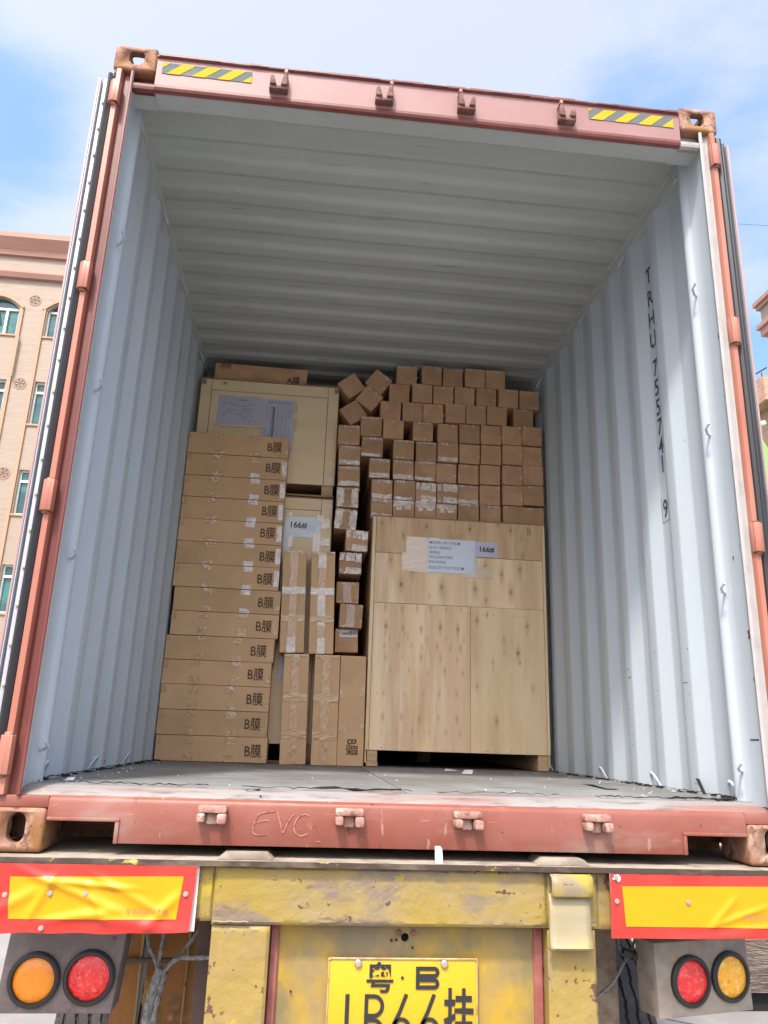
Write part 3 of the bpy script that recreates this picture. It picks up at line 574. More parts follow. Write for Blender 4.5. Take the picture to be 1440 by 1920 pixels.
for s in (-1, 1):
    casting(s, 2.778, sq, s * 1.133, 2.836, True)
    casting(s, 0.0, oval(.050, .082), s * 1.134, .066, False)
    boxp('casting_bracket', m_reddark if s < 0 else m_greydirty, ct, min(s * 1.0575, s * 1.150), max(s * 1.0575, s * 1.150), .035, .045, 2.7285, 2.777, .002)  # left one coloured dark for the shade under the casting
    boxp('corner_fill', m_roof, ct, min(s * 1.0565, s * 1.160), max(s * 1.0565, s * 1.160), .046, .128, 2.722, 2.777)
    q = MB(); q.extrude([(.003, 2.728), (.0035, 2.716), (.006, 2.706), (.018, 2.700), (.030, 2.706), (.045, 2.711), (.045, 2.728)], 'x', s * 1.0565, s * 1.137); q.build('header_end', m_reddark if s < 0 else m_greydirty, ct)
# door lock keepers on the header (U shaped) and on the sill
for x, tall in ((-.582, 1), (-.168, 1), (.161, -1), (.572, -1)):
    b = MB(); b.box(x - .036, x + .036, -.030, .0, 2.742, 2.758); 
    for sx in (-1, 1):
        h = .058 if sx == tall else .044
        b.extrude([(x + sx * .034, 2.757), (x + sx * .033, 2.757 + h * .8), (x + sx * .027, 2.757 + h), (x + sx * .018, 2.757 + h * .86), (x + sx * .008, 2.757)], 'y', -.038, -.001)
    k = b.build('lock_keeper', m_keeperdark, ct, .003)
    tp_ = MB(); tx_ = x + tall * .0255 if False else x + (.0265 if tall == 1 else -.0265); tp_.extrude([(tx_ - .009, 2.812), (tx_ - .006, 2.828), (tx_ + .005, 2.829), (tx_ + .008, 2.812)], 'y', -.040, -.002); tp_.build('keeper_tip', m_keeper, k, .003)
for x in (-.587, -.187, .168, .567):
    b = MB(); b.box(x - .042, x + .042, -.034, .0, .118, .139); b.box(x - .042, x - .018, -.046, 0, .094, .1175); b.box(x + .016, x + .043, -.050, 0, .090, .1175); b.box(x - .0175, x + .0155, -.016, 0, .086, .1175)
    b.build('lock_keeper', m_keeper, ct, .006, 2)
# hazard stickers
for x0, x1, zt in ((-1.035, -.690, 2.833), (.672, 1.03, 2.838)):
    zb = zt - .052
    st = MB(); y_ = -.0030; st.quad([(x0, -.0020, zb), (x1, -.0020, zb), (x1, -.0020, zt), (x0, -.0020, zt)], 0)
    n = 4; w = (x1 - x0) / 3.55; sl = .06
    for k in range(-1, 5):
        a = x0 + (k + (.18 if x0 < 0 else .05)) * w; wd = w * .52
        poly = [(a, zb), (a + wd, zb), (a + wd + sl, zt), (a + sl, zt)]
        # clip to the sticker
        def clip(poly, xc, keep):
            out = []
            for i in range(len(poly)):
                p, q_ = poly[i - 1], poly[i]; ip = (p[0] - xc) * keep >= 0; iq = (q_[0] - xc) * keep >= 0
                if ip != iq: t = (xc - p[0]) / (q_[0] - p[0]); out.append((xc, p[1] + t * (q_[1] - p[1])))
                if iq: out.append(q_)
            return out
        poly = clip(clip(poly, x0, 1), x1, -1) if poly else poly
        if len(poly) > 2: st.quad([(p[0], y_, p[1]) for p in poly], 1)
    st.build('hazard_sticker', [m_stkg, m_stky], ct)
# chalk writing EVG on the sill
def smooth(P, sub=5):
    Q = []
    for i in range(len(P) - 1):
        p0, p1, p2, p3 = (Vector(P[max(i - 1, 0)]), Vector(P[i]), Vector(P[i + 1]), Vector(P[min(i + 2, len(P) - 1)]))
        for k in range(sub):
            t = k / sub; Q.append(tuple(.5 * ((2 * p1) + (p2 - p0) * t + (2 * p0 - 5 * p1 + 4 * p2 - p3) * t * t + (3 * p1 - p0 - 3 * p2 + p3) * t ** 3)))
    return Q + [tuple(P[-1])]
ch = MB(); X0, Z0 = -.468, .075
strokes = [[(.062, .05), (.03, .046), (.012, .038), (.004, .018), (.0, .0), (.004, -.012), (.02, -.016), (.045, -.012)], [(.008, .018), (.03, .024), (.045, .024)],
           [(.068, .048), (.078, .02), (.088, -.008), (.10, .02), (.118, .045)], [(.162, .038), (.15, .044), (.132, .036), (.120, .016), (.122, -.004), (.14, -.016), (.160, -.010)], [(.136, .004), (.139, .002)],
           [(.178, .014), (.19, .006), (.196, -.006)], [(.186, -.03), (.2, -.03)]]
for k, s_ in enumerate(strokes): ribbon(ch, smooth([(X0 + p[0], Z0 + p[1]) for p in s_]), .0036 if k < 5 else .0022, -.0022)
tag(ch.build('chalk_writing', m_chalk, ct), kind='stuff')
# serial letters down the right wall
for ch_, z in zip('TRHU755741', (2.548, 2.425, 2.310, 2.200, 2.052, 1.950, 1.850, 1.752, 1.658, 1.570)):
    lettering('wall_letter', ch_, .084, (1.2105, .676, z), m_wallink, ct, wide=.82, face='right', bold=.012)
lettering('wall_letter', '9', .084, (1.2105, .680, 1.36), m_wallink, ct, wide=.82, face='right', bold=.012)
fb = MB()
for (a, b_, c_, d_) in ((.645, .649, 1.303, 1.417), (.712, .716, 1.303, 1.417), (.649, .712, 1.303, 1.306)): fb.quad([(1.2105, a, c_), (1.2105, b_, c_), (1.2105, b_, d_), (1.2105, a, d_)])
fb.build('check_digit_frame', m_greyink, ct)
# white rub marks and scratches on the right wall
sm = MB(); rr = random.Random(3)
for k in range(22):
    z = 1.98 - k * .013; y0 = 1.205 + rr.uniform(-.012, .01); l = rr.uniform(.02, .06)
    sm.quad([(1.1745, 1.072, z), (1.1745, 1.072 + l, z + .003), (1.1745, 1.072 + l, z + .008), (1.1745, 1.072, z + .006)])
sm.build('scratch_marks', m_stain, ct)
sm = MB()
for (y0, y1, z, t) in ((.02, .10, .372, .006), (.175, .21, .40, .003), (.18, .215, .372, .003), (.17, .215, .335, .003)):
    sm.quad([(1.1465 if y0 > .15 else 1.1565, y0, z), (1.1465 if y0 > .15 else 1.1565, y1, z + .002), (1.1465 if y0 > .15 else 1.1565, y1, z + t), (1.1465 if y0 > .15 else 1.1565, y0, z + t)])
sm.build('scrape_marks', m_black, ct)
rr = random.Random(21)
for s in (-1, 1):
    sc1, sc2 = MB(), MB()
    for k in range(170):
        n_ = rr.randrange(0, 7); y = .510 + .278 * n_ + rr.uniform(0, .06); z = abs(rr.gauss(.42, .16)) + .12 if rr.random() < .65 else rr.uniform(.2, 2.7)
        w = rr.uniform(.003, .02) if rr.random() < .8 else rr.uniform(.02, .05); w = min(w, .576 + .278 * n_ - y); hh = rr.uniform(.001, .004); x = s * 1.1752; t = rr.uniform(-.006, .006)
        (sc1 if rr.random() < .45 else sc2).quad([(x, y, z), (x, y + w, z + t), (x, y + w * .9, z + t + hh), (x, y + w * .1, z + hh * 1.4)])
    tag(sc1.build('wall_scuffs', m_scuff, ct), kind='stuff'); tag(sc2.build('wall_chips', m_stain, ct), kind='stuff')
# tiny holes/rust chips on the posts
for (y, z, r_) in ((.034, 1.86, .012), (.03, 1.62, .014), (.036, .72, .017), (.034, .57, .009), (.09, 1.0, .006)):
    cp = MB(); n = 9; rr = random.Random(int(z * 100)); cp.quad([(1.1555, y + math.cos(2 * math.pi * k / n) * r_ * rr.uniform(.5, 1.1), z + math.sin(2 * math.pi * k / n) * r_ * 1.5 * rr.uniform(.5, 1.1)) for k in range(n)])
    cp.build('paint_chip', m_reddark, ct)
# lashing hooks on the posts, rings at the floor and at the top rail
for s in (-1, 1):
    for z in (2.12, 1.51, .895, .284):
        b = MB(); b.tube([(s * 1.158, .165, z - .012), (s * 1.138, .150, z - .010), (s * 1.120, .128, z), (s * 1.124, .108, z + .016)], .005, 8); b.build('lashing_hook', m_grey, ct, smooth=True)
    for y in (.24, .86, 1.45, 2.3):
        for (z, up) in ((ZF, 1), (2.79, -1)):
            b = MB(); P = []
            for k in range(9):
                a = math.pi * k / 8; P.append((s * (1.176 - .004 - .024 * math.sin(a)), y + .026 * math.cos(a), z + up * (.008 + .050 * math.sin(a))))
            b.tube(P, .0055, 8); b.build('lashing_ring', m_grey, ct, smooth=True)
# ---- doors, folded right back along the sides
for s in (-1, 1):
    dr = MB(); sk = m_doorpink
    # skin frame (outer edge), grey groove, white strip, black gasket, seen end-on beside the post
    lean = .012
    def strip(name, xa, xb, y0, y1, mat, par, z0=.15, z1=2.745, bev=.002):
        x0, x1 = sorted((s * xa, s * xb)); return boxp(name, mat, par, x0, x1, y0, y1, z0, z1, bev)
    dp = strip('door', 1.2645, 1.272, .014, 1.17, m_doorpink, ct)
    strip('door_edge', 1.2600, 1.2643, .016, 1.17, m_doorwhite if s < 0 else m_doorgrey, dp, .15, 2.745)
    strip('door_groove', 1.2505, 1.2598, .030, 1.17, m_doorgrey, dp)
    strip('door_retainer', 1.2325, 1.2503, .018, 1.16, m_doorwhite if s < 0 else m_doorgrey, dp, .15, 2.745)
    gk = MB(); gx = [(1.2005, .020), (1.2005, .004), (1.206, -.004), (1.214, .004), (1.224, -.002), (1.2322, .002), (1.2322, .05), (1.212, .06)]
    gk.extrude([(s * p[0], p[1]) for p in gx], 'z', .15, 2.76); gk.build('door_gasket', m_gasket, dp, smooth=True)
    if s > 0:
        g2 = MB(); g2.tube([(1.241, .010, .16), (1.241, .010, 1.4), (1.241, .010, 2.74)], .0062, 8); g2.build('gasket_lip', m_gasket, dp, smooth=True)
    else:
        g3 = MB(); g3.extrude([(-1.204, 2.745), (-1.214, 2.745), (-1.209, 2.80)], 'y', .0, .006); g3.build('gasket_tip', m_gasket, dp)
    z = .22
    while z < 2.72:
        b = MB(); b.cyl((s * 1.240, .018, z), (0, -1, 0), .0068 if s < 0 else .004, .006, 12); b.build('bolt', m_bolt, dp, .0015); z += .1205
# torn strings of sealant and dirt at the floor edges
tr = MB(); rr = random.Random(11)
def straggle(x0, y0, x1, y1, n, r=.0035, z=ZF + .003, j=.012):
    P = [];
    for k in range(n + 1):
        t = k / n; P.append((x0 + (x1 - x0) * t + rr.uniform(-j, j) * .6, y0 + (y1 - y0) * t + rr.uniform(-j, j), z + rr.uniform(0, .006)))
    tr.tube(P, r, 5, radii=[rr.uniform(.3, 1.1) * r for _ in P])
straggle(-1.07, .127, -.62, .127, 30, .0018, j=.003); straggle(-.52, .127, .02, .127, 30, .0014, j=.003); straggle(.1, .127, .5, .127, 26, .0012, j=.002); straggle(.62, .127, 1.1, .13, 36, .0018, j=.003); straggle(-.30, .13, -.02, .14, 8, .005)
straggle(-1.168, .26, -1.173, 2.1, 90, .0025, j=.006); straggle(1.168, .2, 1.171, 2.2, 110, .0022, j=.006); straggle(1.02, .12, 1.16, .20, 12, .006); straggle(.85, .12, 1.1, .14, 10, .004)
straggle(-.50, .075, -.455, .10, 6, .0022, .172); straggle(-.458, .09, -.452, .02, 6, .0016, .160, .004)
for k in range(90):
    side_ = rr.choice((-1, 1)); x = side_ * (1.168 - abs(rr.gauss(0, .012))); y = rr.uniform(.14, 2.2); a = rr.uniform(0, 3); l = rr.uniform(.006, .02)
    tr.box(x - l / 2, x + l / 2, y - l, y + l, ZF + .001, ZF + rr.uniform(.003, .008))
tag(tr.build('floor_debris', m_dark), kind='stuff')
tr2 = MB()
for k in range(60):
    x = rr.uniform(-1.1, 1.1); y = rr.uniform(.14, 2.0); l = rr.uniform(.003, .008)
    if rr.random() < .5: x = rr.choice((-1, 1)) * rr.uniform(1.02, 1.165)
    tr2.box(x, x + l, y, y + l * 1.6, ZF + .001, ZF + .003)
tag(tr2.build('paper_crumbs', m_paperw), kind='stuff')

# ================================================================== TRAILER
tl = thing('trailer', 'yellow container trailer tail with worn paint, lamps, red and yellow boards under the container', 'trailer', (0, 0, GROUND))
def tp(mb, name, mats, par=None, **k):
    o = mb.build(name, mats, par or tl, **k); o.matrix_parent_inverse = Matrix.Translation((0, 0, -GROUND)); return o
def tbox(name, mats, x0, x1, y0, y1, z0, z1, bevel=.003, par=None, seg=2):
    b = MB(); b.box(x0, x1, y0, y1, z0, z1); return tp(b, name, mats, par, bevel=bevel, seg=seg)
tbox('deck_plate', m_deck, -1.24, 1.24, -.050, .5, -.0175, -.0035, .002)
b = MB(); n = 120; rr = random.Random(2)
for k in range(n):
    x = -1.24 + 2.48 * k / n; b.box(x, x + 2.48 / n, -.0535 - rr.uniform(0, .0015), -.0502, -.0185 - rr.uniform(0, .0012), -.0045)
tp(b, 'deck_edge', m_deckedge)
def cleat(x0, x1):
    b = MB(); b.extrude([(x0, -.003), (x0 + .02, .014), (x1 - .02, .014), (x1, -.003)], 'y', -.042, .09); tp(b, 'cleat', m_deck, bevel=.002)
cleat(-.56, -.40); cleat(.375, .535)
# end beam with slightly lumpy face
def lumpy(name, mats, x0, x1, z0, z1, y, depth, nx, nz, amp, seed, par=None):
    b = MB(); V = {}
    for i in range(nx + 1):
        for j in range(nz + 1):
            x = x0 + (x1 - x0) * i / nx; z = z0 + (z1 - z0) * j / nz
            ed = min(i, nx - i, j, nz - j); r = 0 if ed else .006
            yy = y + r + amp * noise.noise(Vector((x * 9 + seed, z * 11, seed))) + amp * .5 * noise.noise(Vector((x * 40, z * 50 + seed, 1)))
            V[i, j] = len(b.v); b.v.append((x, yy, z))
    for i in range(nx):
        for j in range(nz): b.f.append((V[i, j], V[i + 1, j], V[i + 1, j + 1], V[i, j + 1])); b.mi.append(0)
    bk = [len(b.v) + k for k in range(4)]; b.v += [(x0, y + depth, z0), (x1, y + depth, z0), (x1, y + depth, z1), (x0, y + depth, z1)]
    b.f += [tuple([V[i, 0] for i in range(nx + 1)][::-1] + [bk[0], bk[1]]), tuple([V[i, nz] for i in range(nx + 1)] + [bk[2], bk[3]]), tuple([V[0, j] for j in range(nz + 1)] + [bk[3], bk[0]]), tuple([V[nx, j] for j in range(nz + 1)][::-1] + [bk[1], bk[2]]), tuple(bk)]; b.mi += [0] * 5
    return tp(b, name, mats, par, smooth=True)
lumpy('end_beam', m_yellow, -.562, .402, -.1715, -.0205, -.034, .12, 110, 18, .0022, 3)
lumpy('end_beam', m_yellow, .402, .555, -.1735, -.0205, -.030, .12, 20, 18, .0022, 8)
lumpy('beam_end_plate', m_yellowpost, -.618, -.563, -.165, -.0205, -.024, .05, 8, 14, .0012, 5)
lumpy('beam_end_plate', m_yellowpost, .556, .60, -.176, -.0205, -.022, .05, 8, 14, .0012, 6)
lumpy('upright', m_yellowpost, -.560, -.398, -.62, -.1745, -.030, .12, 20, 50, .0022, 11)
lumpy('upright', m_yellowpost, .402, .545, -.62, -.1765, -.028, .12, 20, 50, .0022, 12)
b = MB()
for (x0, x1, z) in ((-.55, -.45, -.026), (-.558, -.46, -.163), (-.40, -.39, -.05)): b.tube([(x0 + (x1 - x0) * k / 8, -.036, z + .0012 * math.sin(k * 2)) for k in range(9)], .0026, 6)
tp(b, 'weld_bead', m_yellow, smooth=True)
pn = lumpy('plate_panel', m_yellowdirt, -.397, .401, -.62, -.172, .028, .01, 70, 40, .0018, 21)
c_ = MB(); c_.cyl((-.008, -.1, -.212), (0, 1, 0), .0115, .3, 20); 
co = c_.build('c', m_dark)
bpy.context.view_layer.update(); boolean(pn, [co])
tbox('panel_backing', m_dark, -.39, .39, .05, .06, -.62, -.03)
b = MB()
for (x, z, r_) in ((-.048, -.219, .0035), (-.034, -.2175, .0035), (.014, -.237, .003), (-.33, -.35, .003)): b.cyl((x, .024, z), (0, -1, 0), r_, .004, 10)
tp(b, 'small_bolt_hole', m_dark)
b = MB(); b.cyl((-.026, .026, -.2), (0, -1, 0), .009, .005, 10); b.cyl((.016, .026, -.2), (0, -1, 0), .007, .006, 10); tp(b, 'weld_stub', m_rust, smooth=True)
lumpy('primer_strip', m_maroon, -.397, -.370, -.62, -.180, .016, .02, 6, 40, .0012, 31)
lumpy('primer_strip', m_maroon, .372, .401, -.62, -.180, .016, .02, 6, 40, .002, 33)
# bent steel bracket on the right of the beam
b = MB(); n = 24; x0, x1 = .402, .530
def bent(pr, x0, x1, t, name, mat, flare=0):
    b = MB(); m_ = len(pr)
    for i, (y, z) in enumerate(pr):
        f = flare * i / (m_ - 1)
        for k in range(7): b.v.append((x0 - f + (x1 - x0 + 2 * f) * k / 6, y + .0012 * noise.noise(Vector((k * .8, i * .5, 4))), z))
    for i in range(m_ - 1):
        for k in range(6): a = i * 7 + k; b.f.append((a, a + 1, a + 8, a + 7)); b.mi.append(0)
    o = tp(b, name, mat, smooth=True); md = o.modifiers.new('s', 'SOLIDIFY'); md.thickness = t; md.offset = -1; return o
bent([(-.034, -.022), (-.058, -.024), (-.070, -.030), (-.074, -.045), (-.075, -.065), (-.070, -.080), (-.060, -.086)], .405, .528, .008, 'bracket_hood', m_hook)
bent([(-.046, -.078), (-.054, -.10), (-.056, -.14), (-.056, -.18), (-.060, -.205), (-.066, -.216), (-.060, -.222), (-.046, -.222)], .402, .522, .007, 'bracket_tongue', m_hook2, .004)
lettering('stamped_mark', 'TC', .017, (.452, -.0762, -.052), m_hook2, tl, wide=1.0, bold=.01).matrix_parent_inverse = Matrix.Translation((0, 0, -GROUND))
# number plate
PX0, PX1, PZ0, PZ1, PY = -.228, .204, -.486, -.262, .014
np_ = MB(); np_.box(PX0, PX1, PY, PY + .004, PZ0, PZ1); npo = tp(np_, 'number_plate', m_plate, bevel=.0015)
rim = MB()
rp = [(PX0 + .008, PZ1 - .002), (PX1 - .008, PZ1 - .002), (PX1 - .002, PZ1 - .008), (PX1 - .002, PZ0 + .008), (PX1 - .008, PZ0 + .002), (PX0 + .008, PZ0 + .002), (PX0 + .002, PZ0 + .008), (PX0 + .002, PZ1 - .008), (PX0 + .008, PZ1 - .002)]
rim.tube([(p[0], PY - .001, p[1]) for p in rp], .0028, 6); tp(rim, 'plate_rim', m_plateedge, npo, smooth=True)
for x in (-.143, .106):
    b = MB(); b.cyl((x, PY - .002, PZ1 - .0135), (0, -1, 0), .0125, .006, 20, r2=.009); tp(b, 'plate_screw', m_steel, npo, bevel=.002); 
YL = PY - .0026
def tlet(body, h, x, z, **k):
    o = lettering('plate_character', body, h, (x, YL, z), m_black, npo, **k); o.matrix_parent_inverse = Matrix.Translation((0, 0, -GROUND)); return o
tlet('粤', .060, -.079, -.318, wide=1.02, bold=.018)
st = MB(); st.cyl((-.015, YL + .0006, -.312), (0, -1, 0), .0042, .001, 14); tp(st, 'plate_dot', m_black, npo)
def bshape(x, z, w, h, t, low=True):
    """block letter B (slab strokes with rounded right side)"""
    mb = MB(); r = h / 4
    ribbon(mb, [(x + t / 2, z + h), (x + t / 2, z)], t, YL)
    for zc in (z + h * .75, z + h * .25):
        P = [(x + t * .5, zc + r - t / 2)]; P.append((x + w - r, zc + r - t / 2))
        for k in range(1, 12): a = math.pi / 2 - math.pi * k / 12; P.append((x + w - r + (r - t / 2) * math.cos(a), zc + (r - t / 2) * math.sin(a)))
        P += [(x + w - r, zc - r + t / 2), (x + t * .5, zc - r + t / 2)]
        ribbon(mb, P, t, YL - .0002)
    return mb
tp(bshape(.024, -.341, .068, .058, .0105), 'plate_character', m_black, npo)
ZB = -.471; HH = .118
one = MB(); ribbon(one, [(-.170, ZB + HH), (-.170, ZB)], .0115, YL); tp(one, 'plate_character', m_black, npo)
tp(bshape(-.121, ZB, .056, HH, .0105), 'plate_character', m_black, npo)
def six(x, z, w, h, t):
    mb = MB(); r = w / 2 - t / 2; cx = x + w / 2; cz = z + r + t / 2
    P = [(x + w * .72, z + h), (x + w * .40, z + h * .62), (x + t / 2 + .0008, cz + r * .55)]
    for k in range(0, 33): a = math.pi * .80 + 2 * math.pi * k / 32; P.append((cx + r * math.cos(a), cz + r * 1.12 * math.sin(a)))
    ribbon(mb, P, t, YL); return mb
tp(six(-.044, ZB, .058, HH, .0105), 'plate_character', m_black, npo); tp(six(.036, ZB, .058, HH, .0105), 'plate_character', m_black, npo)
tlet('挂', .106, .149, ZB + HH / 2 - .006, wide=.62, bold=.02)

# red and yellow reflective boards
def crumple(x, z, left):
    y = .0015 * noise.noise(Vector((x * 6, z * 6, 2)))
    if left:
        u = (x + 1.2) / .6; v = (z + .19) / .18
        edge = max(0, .55 - v) 
        y -= .010 * edge * (.6 + .6 * noise.noise(Vector((x * 7, 0, 5)))) 
        for (x0, z0, ang, w, a, ln) in ((-.95, -.085, -.35, .010, .006, .16), (-.90, -.07, -.08, .008, .006, .12), (-1.02, -.10, 1.1, .012, .006, .07), (-.87, -.12, -1.0, .012, .006, .07), (-.80, -.09, -.45, .010, .004, .12), (-1.10, -.12, .5, .016, .006, .08), (-.70, -.14, .8, .014, .007, .07), (-.92, -.15, .15, .012, .006, .10), (-.78, -.165, -.15, .016, .007, .12)):
            dx, dz = x - x0, z - z0; p = dx * math.cos(ang) + dz * math.sin(ang); q = -dx * math.sin(ang) + dz * math.cos(ang)
            y -= a * math.exp(-(q / w) ** 2) * math.exp(-(p / ln) ** 4)
    else:
        for (x0, z0, ang, w, a, ln) in ((.93, -.12, .75, .010, .004, .06), (.98, -.13, .3, .008, .004, .09), (1.05, -.16, .1, .012, .004, .1), (.9, -.185, .05, .008, .003, .15)):
            dx, dz = x - x0, z - z0; p = dx * math.cos(ang) + dz * math.sin(ang); q = -dx * math.sin(ang) + dz * math.cos(ang)
            y -= a * math.exp(-(q / w) ** 2) * math.exp(-(p / ln) ** 4)
    return y
def sheet(name, mat, outline, y, left, par, nx=90, nz=30):
    (xa, xb, zt0, zt1, zb0, zb1) = outline
    b = MB()
    for i in range(nx + 1):
        for j in range(nz + 1):
            u = i / nx; v = j / nz; x = xa(v) + (xb(v) - xa(v)) * u if callable(xa) else xa + (xb - xa) * u
            zt = zt0 + (zt1 - zt0) * u; zb = zb0 + (zb1 - zb0) * u
            if name == 'red_sheet': zb += .0035 * noise.noise(Vector((x * 9, 3 if left else 8, 0))) * (1.6 if left else .3)
            z = zb + (zt - zb) * v
            b.v.append((x, y + crumple(x, z, left), z))
    for i in range(nx):
        for j in range(nz): a = i * (nz + 1) + j; b.f.append((a, a + nz + 1, a + nz + 2, a + 1)); b.mi.append(0)
    return tp(b, name, mat, par, smooth=True)
for left in (True, False):
    if left:
        tbox('board_backing', m_paperw, -1.24, -.606, -.044, -.040, -.186, -.020, .0)
        bd = sheet('red_sheet', m_sred, (lambda v: -1.25, lambda v: -.618 + .007 * v, -.0205, -.0195, -.195, -.187), -.054, True, None)
        sheet('yellow_panel', m_syel, (lambda v: -1.100 - .012 * v, lambda v: -.656 + .010 * v, -.053, -.046, -.157, -.154), -.0556, True, bd)
        riv = [(-1.118, -.098), (-.905, -.093), (-.636, -.09), (-1.01, -.178), (-1.0, -.093)]
        tx = (-.735, -.135)
    else:
        tbox('board_backing', m_paperw, .592, 1.24, -.044, -.040, -.188, -.020, .0)
        bd = sheet('red_sheet', m_sred, (lambda v: .583 + .004 * v, lambda v: 1.25, -.0205, -.0195, -.191, -.189), -.053, False, None)
        sheet('yellow_panel', m_syel, (lambda v: .628 - .006 * v, lambda v: 1.19, -.053, -.047, -.160, -.160), -.0546, False, bd)
        riv = [(.603, -.093), (.820, -.093), (.604, -.030)]
        tx = (1.04, -.130)
    for x, z in riv:
        b = MB(); yy = -.056 + crumple(x, z, left); b.cyl((x, yy, z), (0, -1, 0), .007, .0025, 14); b.cyl((x, yy - .0022, z), (0, -1, 0), .0038, .003, 10); tp(b, 'rivet', m_steel, bd, smooth=True)
    tq = lettering('board_print', '车辆尾部标志板', .0115, (tx[0], -.0655, tx[1]), m_orange, bd, spacing=1.1, bold=.0); tq.matrix_parent_inverse = Matrix.Translation((0, 0, -GROUND))
pl = MB(); rr = random.Random(9); pl.quad([(.606 + math.cos(a) * .014 * rr.uniform(.5, 1.3), -.0566, -.030 + math.sin(a) * .012 * rr.uniform(.5, 1.2)) for a in [2 * math.pi * k / 11 for k in range(11)]]); tp(pl, 'peeled_spot', m_paperw)

# lamp boxes
def lampbox(xc, zc, w, h, rz, mat, lamps, skew):
    T = Matrix.Translation((xc, .12, zc)) @ Matrix.Rotation(rz, 4, 'Z') @ Matrix.Scale(1.0625, 4)
    b = MB(); b.extrude([(-w / 2 - skew, -h / 2), (w / 2 - skew * 1.6, -h / 2), (w / 2, h / 2), (-w / 2 + skew * .2, h / 2)], 'y', 0, .09)
    b.v = [tuple(T @ Vector(v)) for v in b.v]; bo = tp(b, 'lamp_box', mat, bevel=.006)
    for (lx, lz, lm) in lamps:
        rg = MB(); seg = 36; c = Vector((lx, 0, lz))
        prof = [(.068, .0), (.068, -.010), (.063, -.015), (.057, -.016), (.054, -.011), (.053, .0)]
        bs = len(rg.v)
        for k in range(seg):
            a = 2 * math.pi * k / seg
            for (r_, y_) in prof: rg.v.append(tuple(T @ Vector((lx + r_ * math.cos(a), y_, lz + r_ * math.sin(a)))))
        for k in range(seg):
            j = (k + 1) % seg
            for q_ in range(len(prof) - 1): rg.f.append((bs + k * 6 + q_, bs + j * 6 + q_, bs + j * 6 + q_ + 1, bs + k * 6 + q_ + 1)); rg.mi.append(0)
        lo = tp(rg, 'tail_lamp', m_rubber, smooth=True)
        ln = MB(); bs = 0; rings = 9
        ln.v.append(tuple(T @ Vector((lx, -.017, lz))))
        for q_ in range(1, rings + 1):
            r_ = .0535 * q_ / rings
            for k in range(seg):
                a = 2 * math.pi * k / seg; ln.v.append(tuple(T @ Vector((lx + r_ * math.cos(a), -.017 + .009 * (q_ / rings) ** 3 + (.0015 * noise.noise(Vector((r_ * 90 * math.cos(a), r_ * 90 * math.sin(a), lx * 9)))), lz + r_ * math.sin(a)))))
        for k in range(seg): ln.f.append((0, 1 + k, 1 + (k + 1) % seg)); ln.mi.append(0)
        for q_ in range(rings - 1):
            for k in range(seg): j = (k + 1) % seg; a0 = 1 + q_ * seg; ln.f.append((a0 + k, a0 + seg + k, a0 + seg + j, a0 + j)); ln.mi.append(0)
        tp(ln, 'lens', lm, lo, smooth=True)
lampbox(-.981, -.330, .312, .200, 0, m_lampbox, [(-.073, -.018, m_lensa), (.070, -.012, m_lensr)], .012)
lampbox(.939, -.335, .335, .195, R(14), m_lampbox2, [(-.050, -.006, m_lensr), (.094, -.003, m_lensy)], -.004)
for x in (-1.05, 1.02): tbox('lamp_hanger', m_framedark, x - .02, x + .02, .15, .17, -.24, -.02)
# frame members and wheels under the deck
tbox('crossmember', m_rusto, -.93, -.84, .58, .60, -.80, -.10, .004)
tbox('crossmember', m_rusto, -.838, -.60, .66, .68, -.9, -.10, .004)
b = MB(); b.tube([(-.846, .585, -.75), (-.843, .58, -.1)], .006, 6); b.tube([(-.70, .650, -.75), (-.69, .65, -.1)], .004, 6); tp(b, 'air_line', m_yellowpost, smooth=True)
tbox('frame_clamp', m_framedark, -.93, -.72, .56, .579, -.42, -.405, .004)
tbox('chassis_rail', m_framedark, -.62, -.45, .2, 9, -.55, -.03, .004)
tbox('chassis_rail', m_framedark, .46, .60, .2, 9, -.55, -.03, .004)
tbox('suspension_arm', m_framedust, .640, .735, .30, .34, -.75, -.19, .004)
tbox('inner_deck', m_framedark, -1.2, 1.2, .5, 11.5, -.05, -.018)
tbox('axle', m_framedark, -1.0, 1.0, 1.60, 1.72, -1.02, -.90)
def wheel(x0, x1, yc):
    r = .50; zc = GROUND + .5; NA, NW = 260, 44; b = MB()
    for i in range(NA):
        a = 2 * math.pi * i / NA
        for j in range(NW + 1):
            t = j / NW; x = x0 + (x1 - x0) * t; rr_ = r - .05 * (abs(t - .5) * 2) ** 6
            zig = .016 * (abs((i * 26 / NA) % 1 - .5) * 4 - 1)
            for gc in (.2, .4, .6, .8):
                if abs(t - gc - zig / 1.0) < .022: rr_ -= .012
            if (t < .1 or t > .9) and (i % 5 == 0): rr_ -= .008
            b.v.append((x, yc + rr_ * math.cos(a), zc + rr_ * math.sin(a)))
        b.v.append((x1 - .02, yc + .3 * math.cos(a), zc + .3 * math.sin(a))); b.v.append((x0 + .02, yc + .3 * math.cos(a), zc + .3 * math.sin(a)))
    K = NW + 3
    for i in range(NA):
        j2 = (i + 1) % NA
        for j in range(NW): b.f.append((i * K + j, j2 * K + j, j2 * K + j + 1, i * K + j + 1)); b.mi.append(0)
        b.f.append((i * K + NW, j2 * K + NW, j2 * K + NW + 1, i * K + NW + 1)); b.f.append((i * K, i * K + NW + 2, j2 * K + NW + 2, j2 * K)); b.mi += [0, 0]
    wo = tp(b, 'tyre', m_tyre)
    rm = MB(); rm.cyl((x0 + .03, yc, zc), (1, 0, 0), .30, x1 - x0 - .06, 32); tp(rm, 'rim', m_framedust, wo, smooth=True)
